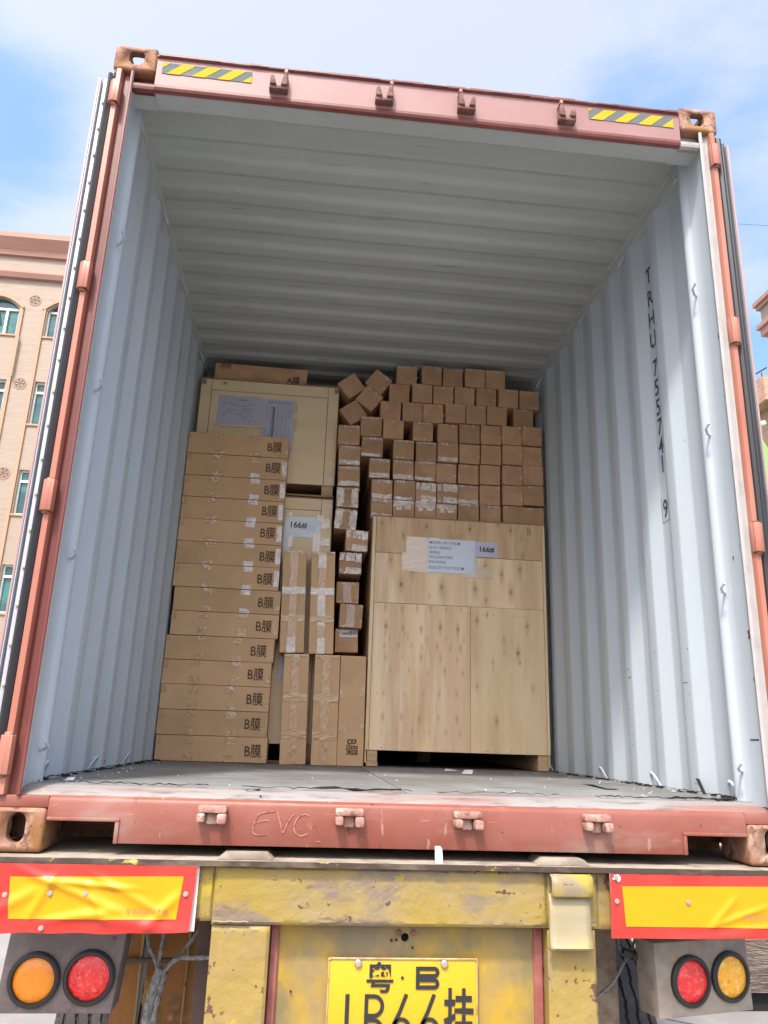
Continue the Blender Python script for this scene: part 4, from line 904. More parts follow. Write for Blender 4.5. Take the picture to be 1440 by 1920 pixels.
wheel(1.02, 1.27, 1.66); wheel(-1.27, -1.02, 1.66); wheel(.72, .975, 1.66); wheel(-.975, -.72, 1.66)
def cable(pts, r, name, mat, sub=6):
    P = [Vector(p) for p in pts]; Q = []
    for i in range(len(P) - 1):
        p0, p1, p2, p3 = P[max(i - 1, 0)], P[i], P[i + 1], P[min(i + 2, len(P) - 1)]
        for k in range(sub):
            t = k / sub; Q.append(.5 * ((2 * p1) + (p2 - p0) * t + (2 * p0 - 5 * p1 + 4 * p2 - p3) * t * t + (3 * p1 - p0 - 3 * p2 + p3) * t ** 3))
    Q.append(P[-1]); b = MB(); b.tube(Q, r, 8, radii=[r * (1 + .12 * math.sin(i * 1.7)) for i in range(len(Q))]); return tp(b, name, mat, smooth=True)
J = (-.733, .25, -.365)
cable([(-.792, .27, -.20), (-.775, .27, -.29), (-.75, .26, -.33), J], .0062, 'cable', m_cable)
cable([(-.729, .27, -.20), (-.731, .26, -.28), (-.735, .25, -.34), J], .0062, 'cable', m_cable)
cable([(-.60, .26, -.22), (-.66, .26, -.30), (-.70, .25, -.34), (-.728, .25, -.37)], .0062, 'cable', m_cable)
cable([(-.55, .10, -.285), (-.62, .20, -.312), (-.68, .24, -.325), (-.725, .25, -.37)], .0068, 'cable', m_cable)
cable([(-.728, .25, -.352), (-.742, .25, -.40), (-.752, .25, -.46), (-.758, .26, -.54), (-.765, .28, -.75)], .014, 'cable_bundle', m_cable)
cable([(-.716, .26, -.365), (-.728, .26, -.42), (-.738, .26, -.50), (-.745, .27, -.75)], .012, 'cable_bundle', m_cable)
cable([(.61, .25, -.455), (.66, .25, -.415), (.70, .25, -.385), (.735, .25, -.335), (.757, .25, -.305), (.782, .25, -.295), (.800, .25, -.265)], .0048, 'cable', m_cable)
cable([(.72, .26, -.24), (.735, .26, -.30), (.76, .26, -.31), (.785, .26, -.26)], .004, 'cable', m_cable)
b = MB(); b.cyl((.705, .17, -.275), (1, 0, -.4), .011, .05, 12); b.cyl((.735, .17, -.287), (1, 0, -.4), .016, .012, 12); tp(b, 'cable_gland', m_rubber, bevel=.002)

# small paper tag standing on the deck edge
pt = MB(); pt.quad([(.066, -.045, -.002), (.089, -.047, -.003), (.089, -.028, .036), (.083, -.026, .042), (.068, -.026, .042)]); pt.quad([(.0672, -.0446, -.001), (.079, -.041, -.001), (.078, -.024, .0415), (.0678, -.0255, .0415)])
po_ = pt.build('paper_tag', m_paperv); md = po_.modifiers.new('s', 'SOLIDIFY'); md.thickness = .0006; tag(po_, 'small folded white paper tag stuck on the trailer edge under the sill', 'paper tag')
# loose scraps in the container
def scrap(name, pts, label, cat, mat):
    b = MB(); b.quad(pts); o = b.build(name, mat); md = o.modifiers.new('s', 'SOLIDIFY'); md.thickness = .0008; tag(o, label, cat); return o
scrap('tape_scrap', [(.845, .60, ZF + .004), (.905, .62, ZF + .004), (.93, .95, ZF + .006), (.875, .97, ZF + .012)], 'grey tape scrap stuck flat on the floor, right of middle', 'tape', m_stkg)
scrap('torn_paper', [(.47, 1.56, ZF + .003), (.515, 1.52, ZF + .004), (.545, 1.64, ZF + .020), (.505, 1.66, ZF + .018)], 'curled paper scrap on the floor before the big plywood crate', 'paper', m_paperw)
scrap('torn_paper', [(.43, 1.83, ZF + .003), (.49, 1.80, ZF + .006), (.52, 1.93, ZF + .004), (.46, 1.95, ZF + .012)], 'narrow paper strip lying by the opening under the plywood crate', 'paper', m_paperw)
scrap('tape_scrap', [(1.145, .40, ZF + .002), (1.165, .47, ZF + .002), (1.168, .52, ZF + .055), (1.148, .45, ZF + .055)], 'pale tape scrap standing against the foot of the right wall', 'tape', m_stkg)
scrap('torn_paper', [(-1.085, .24, ZF + .003), (-1.06, .235, ZF + .004), (-1.06, .26, ZF + .012), (-1.085, .262, ZF + .010)], 'white paper scrap beside the left lashing ring on the floor', 'paper', m_paperw)

# ================================================================== CARGO
CARTON_N = 0
def carton_mesh(w, d, h, bev=.003, bulge=.0, seed=0):
    """carton: front face at y=0, centred in x, bottom at z=0; slightly bulged faces"""
    k = ('carton', w, d, h, seed)
    if k in TXT: return TXT[k]
    n = 6; rr = random.Random(seed); bm = bmesh.new(); bmesh.ops.create_cube(bm, size=1)
    for v in bm.verts: v.co = Vector((v.co.x * w, (v.co.y + .5) * d, (v.co.z + .5) * h))
    for v in bm.verts: v.co += Vector((rr.uniform(-.0015, .0015), rr.uniform(0, .002), rr.uniform(-.001, .001)))
    bmesh.ops.bevel(bm, geom=list(bm.edges), offset=bev, segments=2, affect='EDGES', profile=.6)
    for f in bm.faces: f.smooth = False
    me = bpy.data.meshes.new('carton'); bm.to_mesh(me); bm.free(); TXT[k] = me; return me
GL = MB
def split_tape(mb, parent, small=False):
    """every strip of tape becomes its own part; the hair-thin painted glints of film stay together"""
    adj = {}; comp = {}
    n = len(mb.v); root = list(range(n))
    def find(a):
        while root[a] != a: root[a] = root[root[a]]; a = root[a]
        return a
    for f in mb.f:
        for v in f[1:]: root[find(f[0])] = find(v)
    groups = {}; film = MB()
    for f, m_ in zip(mb.f, mb.mi):
        if m_ == 2:
            film.quad([mb.v[i] for i in f])
        else: groups.setdefault(find(f[0]), []).append((f, m_))
    for k, fs in groups.items():
        idx = {}; q = MB()
        for f, m_ in fs:
            for i in f:
                if i not in idx: idx[i] = len(q.v); q.v.append(mb.v[i])
            q.f.append(tuple(idx[i] for i in f)); q.mi.append(0)
        q.build('tape_strip', [m_tape2 if small else m_tape, m_tapew][fs[0][1]], parent)
    if film.v: tag(film.build('painted_glints', m_film, parent), kind='stuff')
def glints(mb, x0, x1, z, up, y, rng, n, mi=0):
    """painted glints of crumpled film along an edge of a carton"""
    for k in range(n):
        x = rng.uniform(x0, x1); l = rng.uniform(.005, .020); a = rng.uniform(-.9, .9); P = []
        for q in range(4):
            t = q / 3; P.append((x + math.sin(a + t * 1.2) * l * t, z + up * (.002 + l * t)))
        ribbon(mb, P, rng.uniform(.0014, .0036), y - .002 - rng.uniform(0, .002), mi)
def tape_small(style, rng, w, h, y=0.0):
    """tape parts for a square carton end; origin as the carton mesh. style plain / glint / band / hshape / cross"""
    a = MB(); hw = w / 2; yy = -.0012
    if style == 'plain':
        if rng.random() < .7: glints(a, -hw + .006, hw - .006, h, -1, yy, rng, 5, 2)
        if rng.random() < .5: glints(a, -hw + .01, hw - .01, h, -1, yy, rng, 2, 2)
        if rng.random() < .5: glints(a, hw - .02, hw - .004, h * .3, 1, yy, rng, 2, 2)
    elif style == 'glint':
        patch(a, -hw + .004, hw - .004, h - .022, h - .001, yy, .004, 0, 5, .002, rng); glints(a, -hw + .005, hw - .008, h, -1, yy, rng, 7, 2); glints(a, -hw + .005, hw - .008, 0, 1, yy, rng, 4, 2)
        if rng.random() < .5: patch(a, -hw + .004, hw - .02, .001, .022, yy, .004, 1, 4, .002, rng)
    elif style == 'band':
        patch(a, -hw + .004, hw - .004, .004, .036, yy, .005, 1, 7, .003, rng); patch(a, -hw + .004, hw - .004, h - .03, h - .002, yy, .004, 0, 5, .002, rng)
        glints(a, -hw + .005, hw - .008, h, -1, yy, rng, 8, 2); glints(a, -hw + .01, hw - .01, .01, 1, yy - .001, rng, 5, 2)
    elif style == 'top':
        patch(a, -hw + .004, hw - .004, h - .045, h - .002, yy, .006, 1, 7, .004, rng); patch(a, -hw + .02, -hw + .055, h - .072, h - .04, yy - .001, .004, 1, 3, .002, rng); patch(a, hw - .06, hw - .02, h - .066, h - .04, yy - .001, .004, 1, 3, .002, rng)
        patch(a, -hw + .004, hw - .004, .002, .012, yy, .003, 1, 4, .002, rng); glints(a, -hw + .005, hw - .008, h, -1, yy, rng, 6, 2)
    elif style == 'hshape':
        patch(a, -hw + .003, -.022, .03, h - .012, yy, .005, 1, 6, .004, rng); patch(a, .022, hw - .003, .028, h - .01, yy, .005, 1, 6, .004, rng)
        patch(a, -hw + .003, -.034, .002, .032, yy - .0006, .004, 1, 3, .003, rng); patch(a, .034, hw - .003, .002, .03, yy - .0006, .004, 1, 3, .003, rng); patch(a, -.02, .02, h - .018, h - .001, yy, .003, 0, 3, .002, rng)
        glints(a, -hw + .004, -.03, h - .004, -1, yy - .003, rng, 5, 2); glints(a, .03, hw - .004, h - .004, -1, yy - .003, rng, 5, 2); glints(a, -hw + .005, hw - .01, .0, 1, yy - .003, rng, 5, 2)
    elif style == 'cross':
        patch(a, -.03, .028, h - .055, h - .002, yy, .004, 1, 5, .004, rng); patch(a, hw - .04, hw - .003, h - .06, h - .004, yy - .001, .004, 1, 4, .004, rng); patch(a, -.03, .03, .002, .045, yy, .004, 1, 5, .004, rng); patch(a, hw - .04, hw - .003, .003, .042, yy - .001, .004, 1, 4, .003, rng)
        patch(a, -hw + .003, -hw + .03, .01, .035, yy, .004, 0, 3, .003, rng); patch(a, -hw + .003, -hw + .028, h - .05, h - .01, yy, .004, 1, 3, .003, rng)
        glints(a, -hw + .004, hw - .01, h, -1, yy - .003, rng, 8, 2); glints(a, -hw + .005, hw - .01, .0, 1, yy - .003, rng, 8, 2)
    elif style == 'dull':
        patch(a, -.03, .022, .035, h - .004, yy, .002, 0, 5, .0015, rng); patch(a, -.026, .026, .004, .045, yy - .0008, .002, 0, 4, .001, rng); patch(a, hw - .016, hw - .002, .03, .055, yy, .001, 0, 2, .001, rng)
        glints(a, -hw + .004, hw - .01, h, -1, yy - .001, rng, 5, 2); glints(a, -hw + .004, hw - .01, 0, 1, yy - .001, rng, 6, 2)
    return a
def small_carton(x, z, y, style, label, group, size=(.143, .139), rot=0.0, depth=1.15, seed=0, rz=0.0, mat=None):
    global CARTON_N; CARTON_N += 1
    rng = random.Random(CARTON_N * 31 + 5); w, h = size
    me = carton_mesh(w, depth, h, .0035, seed=CARTON_N % 7)
    o = bpy.data.objects.new('carton', me); C.objects.link(o)
    if not me.materials: me.materials.append(mat or m_card2)
    T = Matrix.Translation((x, y, z)) @ Matrix.Rotation(rot, 4, 'Y') @ Matrix.Rotation(rz, 4, 'Z') @ Matrix.Translation((0, 0, -h / 2)); o.matrix_world = T
    tag(o, label, 'carton', group)
    t = tape_small(style, rng, w, h)
    if t.v:
        split_tape(t, o, True)
    return o
GY = 2.31; K = (GY + 2.429) / (2.38 + 2.429); cx0, cz0 = -.341, .344
conv = lambda p: (cx0 + (p[0] - cx0) * K, cz0 + (p[1] - cz0) * K)
rows = [[(0.241, 2.79), (0.416, 2.798), (0.57, 2.80), (0.727, 2.803), (0.872, 2.803)],
 [(0.192, 2.649), (0.352, 2.655), (0.503, 2.658), (0.655, 2.662), (0.81, 2.664), (0.967, 2.666), (1.119, 2.668)],
 [(0.133, 2.508), (0.287, 2.510), (0.432, 2.513), (0.586, 2.519), (0.734, 2.521), (0.882, 2.523), (1.074, 2.526)],
 [(0.155, 2.366), (0.361, 2.366), (0.535, 2.368), (0.686, 2.372), (0.836, 2.376), (0.983, 2.380), (1.129, 2.384)],
 [(0.229, 2.222), (0.386, 2.221), (0.534, 2.222), (0.686, 2.225), (0.837, 2.230), (0.986, 2.235), (1.134, 2.239)],
 [(0.069, 2.075), (0.232, 2.078), (0.38, 2.077), (0.526, 2.077), (0.68, 2.080), (0.83, 2.085), (0.984, 2.090), (1.134, 2.095)],
 [(0.092, 1.930), (0.242, 1.930), (0.388, 1.928), (0.533, 1.925), (0.678, 1.930), (0.828, 1.938), (0.984, 1.945), (1.134, 1.95)],
 [(0.094, 1.785), (0.240, 1.784), (0.386, 1.784), (0.531, 1.783), (0.678, 1.786), (0.830, 1.792), (0.984, 1.80), (1.134, 1.804)]]
sty = [['plain'] * 5, ['plain'] * 7, ['plain'] * 7, ['plain', 'glint', 'plain', 'plain', 'plain', 'plain', 'plain'],
       ['glint', 'glint', 'band', 'plain', 'plain', 'plain', 'plain'], ['band', 'band', 'glint', 'plain', 'plain', 'plain', 'plain', 'plain'],
       ['band', 'glint', 'cross', 'cross', 'band', 'plain', 'plain', 'plain'], ['band', 'top', 'top', 'top', 'glint', 'glint', 'plain', 'plain']]
ordn = ['first', 'second', 'third', 'fourth', 'fifth', 'sixth', 'seventh', 'eighth']
rown = ['top row', 'second row down', 'third row down', 'fourth row down', 'fifth row down', 'sixth row down', 'seventh row down', 'lowest row just above the big crate']
for r_, row in enumerate(rows):
    for c_i, p in enumerate(row):
        x, z = conv(p); x = min(x, 1.1045); rg = random.Random(r_ * 20 + c_i)
        if r_ == 7: z = 1.706 + .0695
        small_carton(x, z, GY + rg.uniform(-.012, .012) + (.0 if r_ > 2 else .01), sty[r_][c_i], 'square-ended brown carton, %s from left in the %s' % (ordn[c_i], rown[r_]), 'square cartons piled above the big crate', rot=rg.uniform(-.012, .012) + .006, size=(.1385, .1365))
gl_ = 'square cartons jumbled left of the pile'
tags_ = [((.002, 2.373), 'glint', .0, 'square brown carton, upper of two stacked right beside the stepped pile, above the tall gap'), ((.014, 2.224), 'glint', .02, 'square brown carton, lower of the two hanging over the tall dark gap')]
for p, s_, ro, lb in tags_:
    x, z = conv(p); small_carton(x, z, GY - .01, s_, lb, gl_, rot=ro)
for (p, ro, lb) in (((-.143, 2.676), R(-38), 'tilted square carton, leftmost of the upper leaning ones near the ceiling'), ((.043, 2.721), R(35), 'tilted square carton, highest and rightmost of the four leaning ones'),
                    ((-.017, 2.590), R(37), 'tilted square carton, middle of the four leaning ones'), ((-.122, 2.477), R(-36), 'tilted square carton, lowest of the four leaning ones')):
    x, z = conv(p); small_carton(x, z, GY + .01, 'plain', lb, 'four square cartons lying tilted near the ceiling', rot=ro, size=(.138, .136))
colb = [((-.146, 2.295), 'glint', 'top'), ((-.137, 2.148), 'band', 'second'), ((-.134, 2.001), 'band', 'third'), ((-.136, 1.854), 'hshape', 'fourth'), ((-.141, 1.704), 'hshape', 'fifth'),
        ((-.063, 1.562), 'cross', 'sixth'), ((-.097, 1.410), 'cross', 'seventh'), ((-.103, 1.234), 'dull', 'eighth'), ((-.079, 1.072), 'dull', 'ninth'), ((-.097, .925), 'plain', 'lowest')]
for k, (p, s_, nm) in enumerate(colb):
    x, z = conv(p); yy = GY - .02
    if k == 7: yy = GY + .06
    if k == 9: yy = GY + .04
    o = small_carton(x, z, yy, s_, 'square carton wrapped in clear tape, %s in the narrow column between the crates' % nm, 'square cartons in the narrow middle column', rot=random.uniform(-.03, .03) + (.05 if k == 4 else 0), size=(.142, .138 if k < 8 else .146))
    if k == 9:
        lb = MB(); patch(lb, -.045, .066, .094, .138, -.0032, .001, 0, 3, .0005); lo = lb.build('paper_label', m_paperw, o)
        lettering('label_print', '166#透明', .021, (.010, -.0048, .116), m_black, lo, wide=.9, bold=.012)
# support blocks that carry the column (lower cartons, mostly hidden)
for k, z in enumerate((.605,)):
    pass

# --- long flat cartons marked B膜, left stack
zb = [.179, .3205, .4625, .605, .7465, .8885, 1.0335, 1.1785, 1.3215, 1.463, 1.6055, 1.750, 1.8915, 2.037, 2.180]
xl = [-1.166, -1.171, -1.171, -1.173, -1.172, -1.158, -1.156, -1.170, -1.170, -1.172, -1.172, -1.171, -1.171, -1.172]
xr = [-.536, -.545, -.545, -.545, -.538, -.521, -.521, -.538, -.538, -.540, -.542, -.540, -.538, -.538]
nm14 = ['bottom', 'second', 'third', 'fourth', 'fifth', 'sixth', 'seventh', 'eighth', 'ninth', 'tenth', 'eleventh', 'twelfth', 'thirteenth', 'top']
for k in range(14):
    w = xr[k] - xl[k]; h = zb[k + 1] - zb[k] - .0025; xc = (xl[k] + xr[k]) / 2; rg = random.Random(100 + k)
    me = carton_mesh(round(w, 3), .165, round(h, 4), .003, seed=k); o = bpy.data.objects.new('flat_carton', me); C.objects.link(o)
    if not me.materials: me.materials.append(m_card)
    o.location = (xc, 2.2 + rg.uniform(-.004, .006), zb[k] + .001)
    lab = 'long flat brown carton printed B膜, %s' % ('at the %s of the left stack' % nm14[k] if k in (0, 13) else '%s from the bottom of the left stack' % nm14[k])
    tag(o, lab, 'carton', 'long flat cartons stacked on the left')
    white = 6 <= k <= 12  # rows whose tape is coloured pale as a painted sky reflection
    t = MB(); hw = w / 2; yy = -.0016
    xa, xb_ = -hw * .12 + rg.uniform(-.01, .01) - .09, hw * .30 + rg.uniform(-.01, .01)
    if white: xb_ += .02
    for (px, wd) in ((xa, .052), (xb_, .058)):
        for top in (0, 1):
            ln = rg.uniform(.024, .042) * (1.25 if k < 6 else 1.0)
            z0, z1 = (h - ln, h - .001) if top else (.001, ln)
            mi = 1 if (white and px == xb_ and not (k == 12 and top)) else 0
            patch(t, px - wd / 2, px + wd / 2, z0, z1, yy, .0012, mi, 4, .0018, rg)
    patch(t, hw - .032, hw - .001, .02, h - .02 if white and k > 6 else .05, yy, .0015, 1 if white and k > 6 else 0, 4, .002, rg)
    patch(t, -hw + .001, -hw + .03, h - .05, h - .004, yy, .0012, 0, 3, .0012, rg)
    if k > 5: glints(t, xa - .03, xa + .03, h - .002, -1, yy - .002, rg, 5, 2)
    if k > 6: glints(t, xa - .03, xa + .03, .0, 1, yy - .002, rg, 5, 2)
    if k in (1, 2, 3): glints(t, xb_ - .02, xb_ + .03, h - .004, -1, yy - .002, rg, 4, 2)
    split_tape(t, o)
    lettering('carton_print', 'B膜', .058 + rg.uniform(-.0015, .0015), (hw - .085 + rg.uniform(-.006, .004), -.0032, h * .47 + rg.uniform(-.005, .005)), m_ink, o, wide=.80, bold=.004, rot=rg.uniform(-.02, .02))
# --- carton marked A膜 on top of the pale crate
me = carton_mesh(.632, 1.3, .134, .003, seed=77); o = bpy.data.objects.new('flat_carton', me); C.objects.link(o); me.materials.append(m_card2)
o.location = (-.772, 2.42, 2.651); o.rotation_euler = (0, R(.6), 0); tag(o, 'long brown carton printed A膜 lying on top of the pale plywood crate', 'carton')
t = MB(); 
for px in (-.09, .10): patch(t, px - .03, px + .03, .10, .133, -.0016, .001, 0, 3); patch(t, px - .03, px + .03, .001, .04, -.0016, .001, 0, 3)
patch(t, .27, .30, .02, .06, -.0016, .001, 0, 3); patch(t, .26, .312, .0, .05, -.0026, .001, 0, 3)
split_tape(t, o); lettering('carton_print', 'A膜', .050, (.225, -.0042, .038), m_ink, o, wide=.8, bold=.004); lettering('carton_print', '透明', .034, (-.245, -.0042, .108), m_ink, o, wide=.85)

# --- tall cartons standing on end, five of them
def tall(x0, x1, z0, z1, lean, y, label, style, seed, d=.165):
    w = x1 - x0; h = z1 - z0; me = carton_mesh(round(w, 3), d, round(h, 3), .004, seed=seed); o = bpy.data.objects.new('tall_carton', me); C.objects.link(o)
    if not me.materials: me.materials.append(m_card)
    o.location = ((x0 + x1) / 2, y, z0); o.rotation_euler = (0, lean, 0); tag(o, label, 'carton', 'tall narrow cartons standing on end')
    rg = random.Random(seed); t = MB(); yy = -.0018; hw = w / 2; xs_ = -.002
    if style in ('band', 'bandw'):
        m1 = 1 if style == 'bandw' else 0
        z = 0
        while z < h - .01:      # vertical centre tape, slightly crumpled, laid in lengths
            l = rg.uniform(.06, .14); patch(t, xs_ - .026 + rg.uniform(-.003, .003), xs_ + .022 + rg.uniform(-.003, .003), z, min(z + l, h - .002), yy, .0015, m1 if rg.random() < .55 else 0, 4, .0022, rg); z += l
        for zc, hh in ((h * .60, .045), (h * .26 if style == 'band' else h * .33, .04)):
            patch(t, -hw + .001, hw - .001, zc - hh / 2, zc + hh / 2, yy - .001, .0015, 0 if style == 'band' else (1 if zc > h / 2 else 0), 6, .002, rg)
            if style == 'bandw': glints(t, -hw + .01, hw - .01, zc - hh / 2, 1, yy - .003, rg, 5, 2)
        patch(t, -hw + .002, hw - .002, h - .018, h - .002, yy - .001, .002, 0, 4, .002, rg); glints(t, -hw + .01, hw - .01, h, -1, yy - .002, rg, 4, 2)
        sm_ = MB(); ribbon(sm_, [(xs_, .01), (xs_ + .001, h - .01)], .0016, -.0012); sm_.build('flap_seam', m_cardedge, o)
    else:
        patch(t, -hw + .001, -hw + .03, h * .60, h * .70, yy, .001, 0, 3, .001, rg); patch(t, hw - .035, hw - .001, h * .62, h * .71, yy, .001, 0, 3, .001, rg); patch(t, -hw + .001, -hw + .05, h * .30, h * .38, yy, .001, 0, 3, .001, rg); patch(t, hw - .03, hw - .001, h * .33, h * .41, yy, .001, 0, 3, .001, rg)
        lettering('carton_print', 'B膜', .056, (.004, -.0034, .105), m_ink, o, wide=.8, bold=.004, rot=R(-90))
    split_tape(t, o)
    return o
tall(-.461, -.313, .179, .806, R(-1.2), 2.2, 'tall taped carton on end, leftmost on the floor beside the flat stack', 'band', 201)
tall(-.284, -.135, .179, .808, R(-.6), 2.2, 'tall taped carton on end, middle of the three on the floor', 'band', 202)
tall(-.132, .019, .179, .808, R(-.4), 2.2, 'tall carton on end with sideways B膜 print, right of the three on the floor', 'print', 203, d=1.1)
tall(-.505, -.362, .812, 1.437, R(-1.6), 2.2, 'tall taped carton on end, upper left, standing on the lower row', 'bandw', 204)
tall(-.331, -.185, .812, 1.441, R(-1.6), 2.2, 'tall taped carton on end, upper right, standing on the lower row', 'bandw', 205)

# --- plywood boards with knots
def knot_panel(name, x0, x1, z0, z1, y, t, mat, knots, parent, res=.0075):
    nx = max(2, int((x1 - x0) / res)); nz = max(2, int((z1 - z0) / res)); b = MB(); kn, ha = [], []
    for i in range(nx + 1):
        for j in range(nz + 1):
            x = x0 + (x1 - x0) * i / nx; z = z0 + (z1 - z0) * j / nz; b.v.append((x, y, z)); a = c_ = 0
            for (kx, kz, r_, st_) in knots:
                dx, dz = x - kx, z - kz
                if abs(dx) > r_ * 8 or abs(dz) > r_ * 12: continue
                d = math.hypot(dx, dz / 1.4) / (r_ * .8); a = max(a, min(1, max(0, 1.5 - d)) * st_ * .85)
                d2 = math.hypot(dx / 2.6, dz / 8) / r_; c_ = max(c_, max(0, 1 - d2) * .8 * min(1, st_ + .3))
            kn.append(a); ha.append(c_)
    for i in range(nx):
        for j in range(nz): q_ = i * (nz + 1) + j; b.f.append((q_, q_ + nz + 1, q_ + nz + 2, q_ + 1)); b.mi.append(0)
    n0 = len(b.v); b.box(x0, x1, y + .0005, y + t, z0, z1); kn += [0] * 8; ha += [0] * 8
    me = bpy.data.meshes.new(name); me.from_pydata(b.v, [], b.f); me.update()
    for nm_, dat in (('knot', kn), ('halo', ha)):
        at = me.attributes.new(nm_, 'FLOAT', 'POINT'); at.data.foreach_set('value', dat)
    return link(name, me, parent, mat)
CY = 2.232
crt = thing('plywood_crate', 'big knotty plywood crate with taped weight label, standing on the right', 'crate', (.588, CY, ZF))
def cp(o): o.matrix_parent_inverse = Matrix.Translation((-.588, -CY, -ZF)); return o
rg = random.Random(44)
kt = [(.085, 1.655, .005, 1), (.375, 1.650, .006, 1), (.655, 1.650, .007, 1), (.925, 1.655, .006, 1), (.225, 1.580, .006, 1), (.14, 1.70, .006, .6), (.56, 1.70, .005, .5), (.84, 1.70, .006, .6), (.99, 1.60, .005, .3), (1.0, 1.487, .007, .5)]
cp(knot_panel('face_panel', .052, 1.128, 1.466, 1.700, CY, .012, m_ply3, kt, crt))
km = [(.15, 1.42, .011, .35), (.29, 1.35, .011, .3), (.22, 1.265, .011, .8), (.475, 1.26, .012, .5), (.69, 1.26, .011, .5), (.92, 1.25, .012, .5), (.755, 1.41, .008, .5), (.86, 1.36, .009, .5), (.98, 1.40, .011, .4), (.76, 1.19, .005, .6), (.40, 1.20, .005, .2)]
cp(knot_panel('face_panel', .052, 1.128, 1.147, 1.463, CY + .001, .012, m_ply, km, crt))
kl = []
for z, n_, st_ in ((1.00, 5, .7), (.965, 5, .25), (.935, 5, .2), (.885, 7, .35), (.82, 5, .3), (.735, 5, .35), (.60, 5, .25), (.46, 5, .35), (1.12, 6, .35), (.38, 6, .2)):
    for k in range(n_): kl.append((.10 + (k + .3) * .56 / n_ + rg.uniform(-.01, .01) + (.03 if int(z * 100) % 2 else 0), z + rg.uniform(-.008, .008), rg.uniform(.004, .008) * (.7 + st_ * .4), st_))
cp(knot_panel('face_panel', .052, .657, .272, 1.144, CY, .012, m_ply, kl, crt))
kr = [(.70, 1.06, .007, .6), (.765, 1.10, .004, 1), (1.02, 1.04, .007, .6), (1.02, .99, .003, .9), (.96, .87, .008, 1), (.97, .81, .004, .8), (.80, .81, .005, .4), (.82, .46, .008, .6), (.70, .66, .004, .6), (.87, .95, .006, .3), (1.05, .66, .006, .3), (.80, .76, .003, .6), (.87, .87, .003, .5)]
cp(knot_panel('face_panel', .660, 1.128, .272, 1.145, CY + .001, .012, m_ply2, kr, crt))
for (a, b_) in ((.029, .0495), (1.1305, 1.148)): q = MB(); q.box(a, b_, CY - .001, CY + .012, .272, 1.70); cp(q.build('edge_board', m_ply2, crt, .001, 1))
q = MB(); q.box(.028, .040, CY + .013, CY + 2.70, .20, 1.70); q.box(1.137, 1.149, CY + .013, CY + 2.70, .20, 1.70); cp(q.build('side_panel', m_ply3, crt))
q = MB(); q.box(.027, 1.149, CY - .002, CY + 2.71, 1.7012, 1.7075); cp(q.build('lid', m_birchedge, crt, .001, 1))
q = MB(); q.box(.04, 1.137, CY + 2.69, CY + 2.70, .27, 1.70); cp(q.build('back_panel', m_ply3, crt))
q = MB(); q.box(.041, 1.136, CY + .013, CY + 2.68, .272, .29); cp(q.build('base_board', m_ply3, crt))
for (a, b_) in ((.040, .108), (1.068, 1.137)):
    for (z0, z1, o_) in ((.181, .209, 0), (.2095, .2705, .004)): q = MB(); q.box(a + o_, b_ - o_, CY + .003 + o_, CY + 2.6, z0, z1); cp(q.build('skid', m_lumber, crt, .002, 1))
q = MB(); q.box(.5, .6, CY + 1.1, CY + 2.6, .181, .2715); cp(q.build('skid', m_lumber, crt, .002, 1))
# taped label
q = MB(); patch(q, .245, .46, 1.46, 1.578, CY - .0012, .004, 0, 6, .0012); patch(q, .222, .70, 1.352, 1.468, CY - .0016, .004, 0, 6, .0012); patch(q, .60, .80, 1.33, 1.40, CY - .0014, .004, 0, 6, .0012)
glints(q, .23, .34, 1.365, 1, CY - .003, rg, 6, 1); glints(q, .66, .92, 1.33, 1, CY - .003, rg, 14, 1)
m_cleartape = M('clear_tape_on_wood', (0.64, 0.49, 0.34), 0.22, bump=[(18, .3), (60, .3, (.3, 1, 2))], coat=.8, spec=.7)
cp(tag(q.build('clear_tape', [m_cleartape, m_film], crt), kind='stuff'))
q = MB(); patch(q, .384, .687, 1.353, 1.571, CY - .0035, .0005, 0, 6, .0012); pl1 = cp(q.build('paper_label', m_paper, crt))
q = MB(); patch(q, .687, .836, 1.467, 1.567, CY - .0037, .0005, 0, 4, .0008); pl2 = cp(q.build('paper_label', m_paperv, crt))
for i, (tx_, z) in enumerate((('MODEL:42*170CM', 1.545), ('G.W:1450KG', 1.512), ('SERIAL', 1.481), ('NO:ZA417435', 1.451), ('PACKING', 1.419), ('SIZE:271*112*152CM', 1.383))):
    l_ = lettering('label_print', tx_, .0185, (.391, CY - .0052, z), m_greyink, pl1, wide=1.0, bold=.002, align='LEFT'); cp(l_)
cp(lettering('label_print', '166#', .036, (.762, CY - .0052, 1.517), m_black, pl2, wide=1.0, bold=.022))
hw_ = MB()
for st_ in ([(.548, 1.61), (.535, 1.60), (.532, 1.585), (.545, 1.583), (.550, 1.592), (.538, 1.594)], [(.566, 1.596), (.575, 1.600), (.568, 1.588), (.578, 1.586)], [(.606, 1.608), (.590, 1.606), (.588, 1.598), (.600, 1.594), (.597, 1.584), (.586, 1.582)]): ribbon(hw_, st_, .0022, CY - .0012)
cp(hw_.build('pencil_mark', m_cardedge, crt))
mk_ = MB(); rg = random.Random(8)
for i in range(7):
    for j in range(4):
        if rg.random() < .6: x = 1.032 + j * .0075; z = 1.63 + i * .0075; mk_.quad([(x, CY - .0012, z), (x + .0058, CY - .0012, z), (x + .0058, CY - .0012, z + .005), (x, CY - .0012, z + .005)])
cp(mk_.build('stamp', m_cardedge, crt))
nl = MB()
for (x, z) in ((.665, 1.10), (.73, 1.095), (.80, 1.098), (.93, 1.098), (1.0, 1.098), (.64, 1.10), (.75, .285), (.80, .288), (.9, .285), (1.0, .287), (.3, .283), (.5, .285), (.12, .286), (.66, 1.155), (1.03, .90), (.085, .60)): nl.box(x, x + .011, CY - .0022, CY - .0008, z, z + .0022)
cp(nl.build('staples', m_rust, crt))

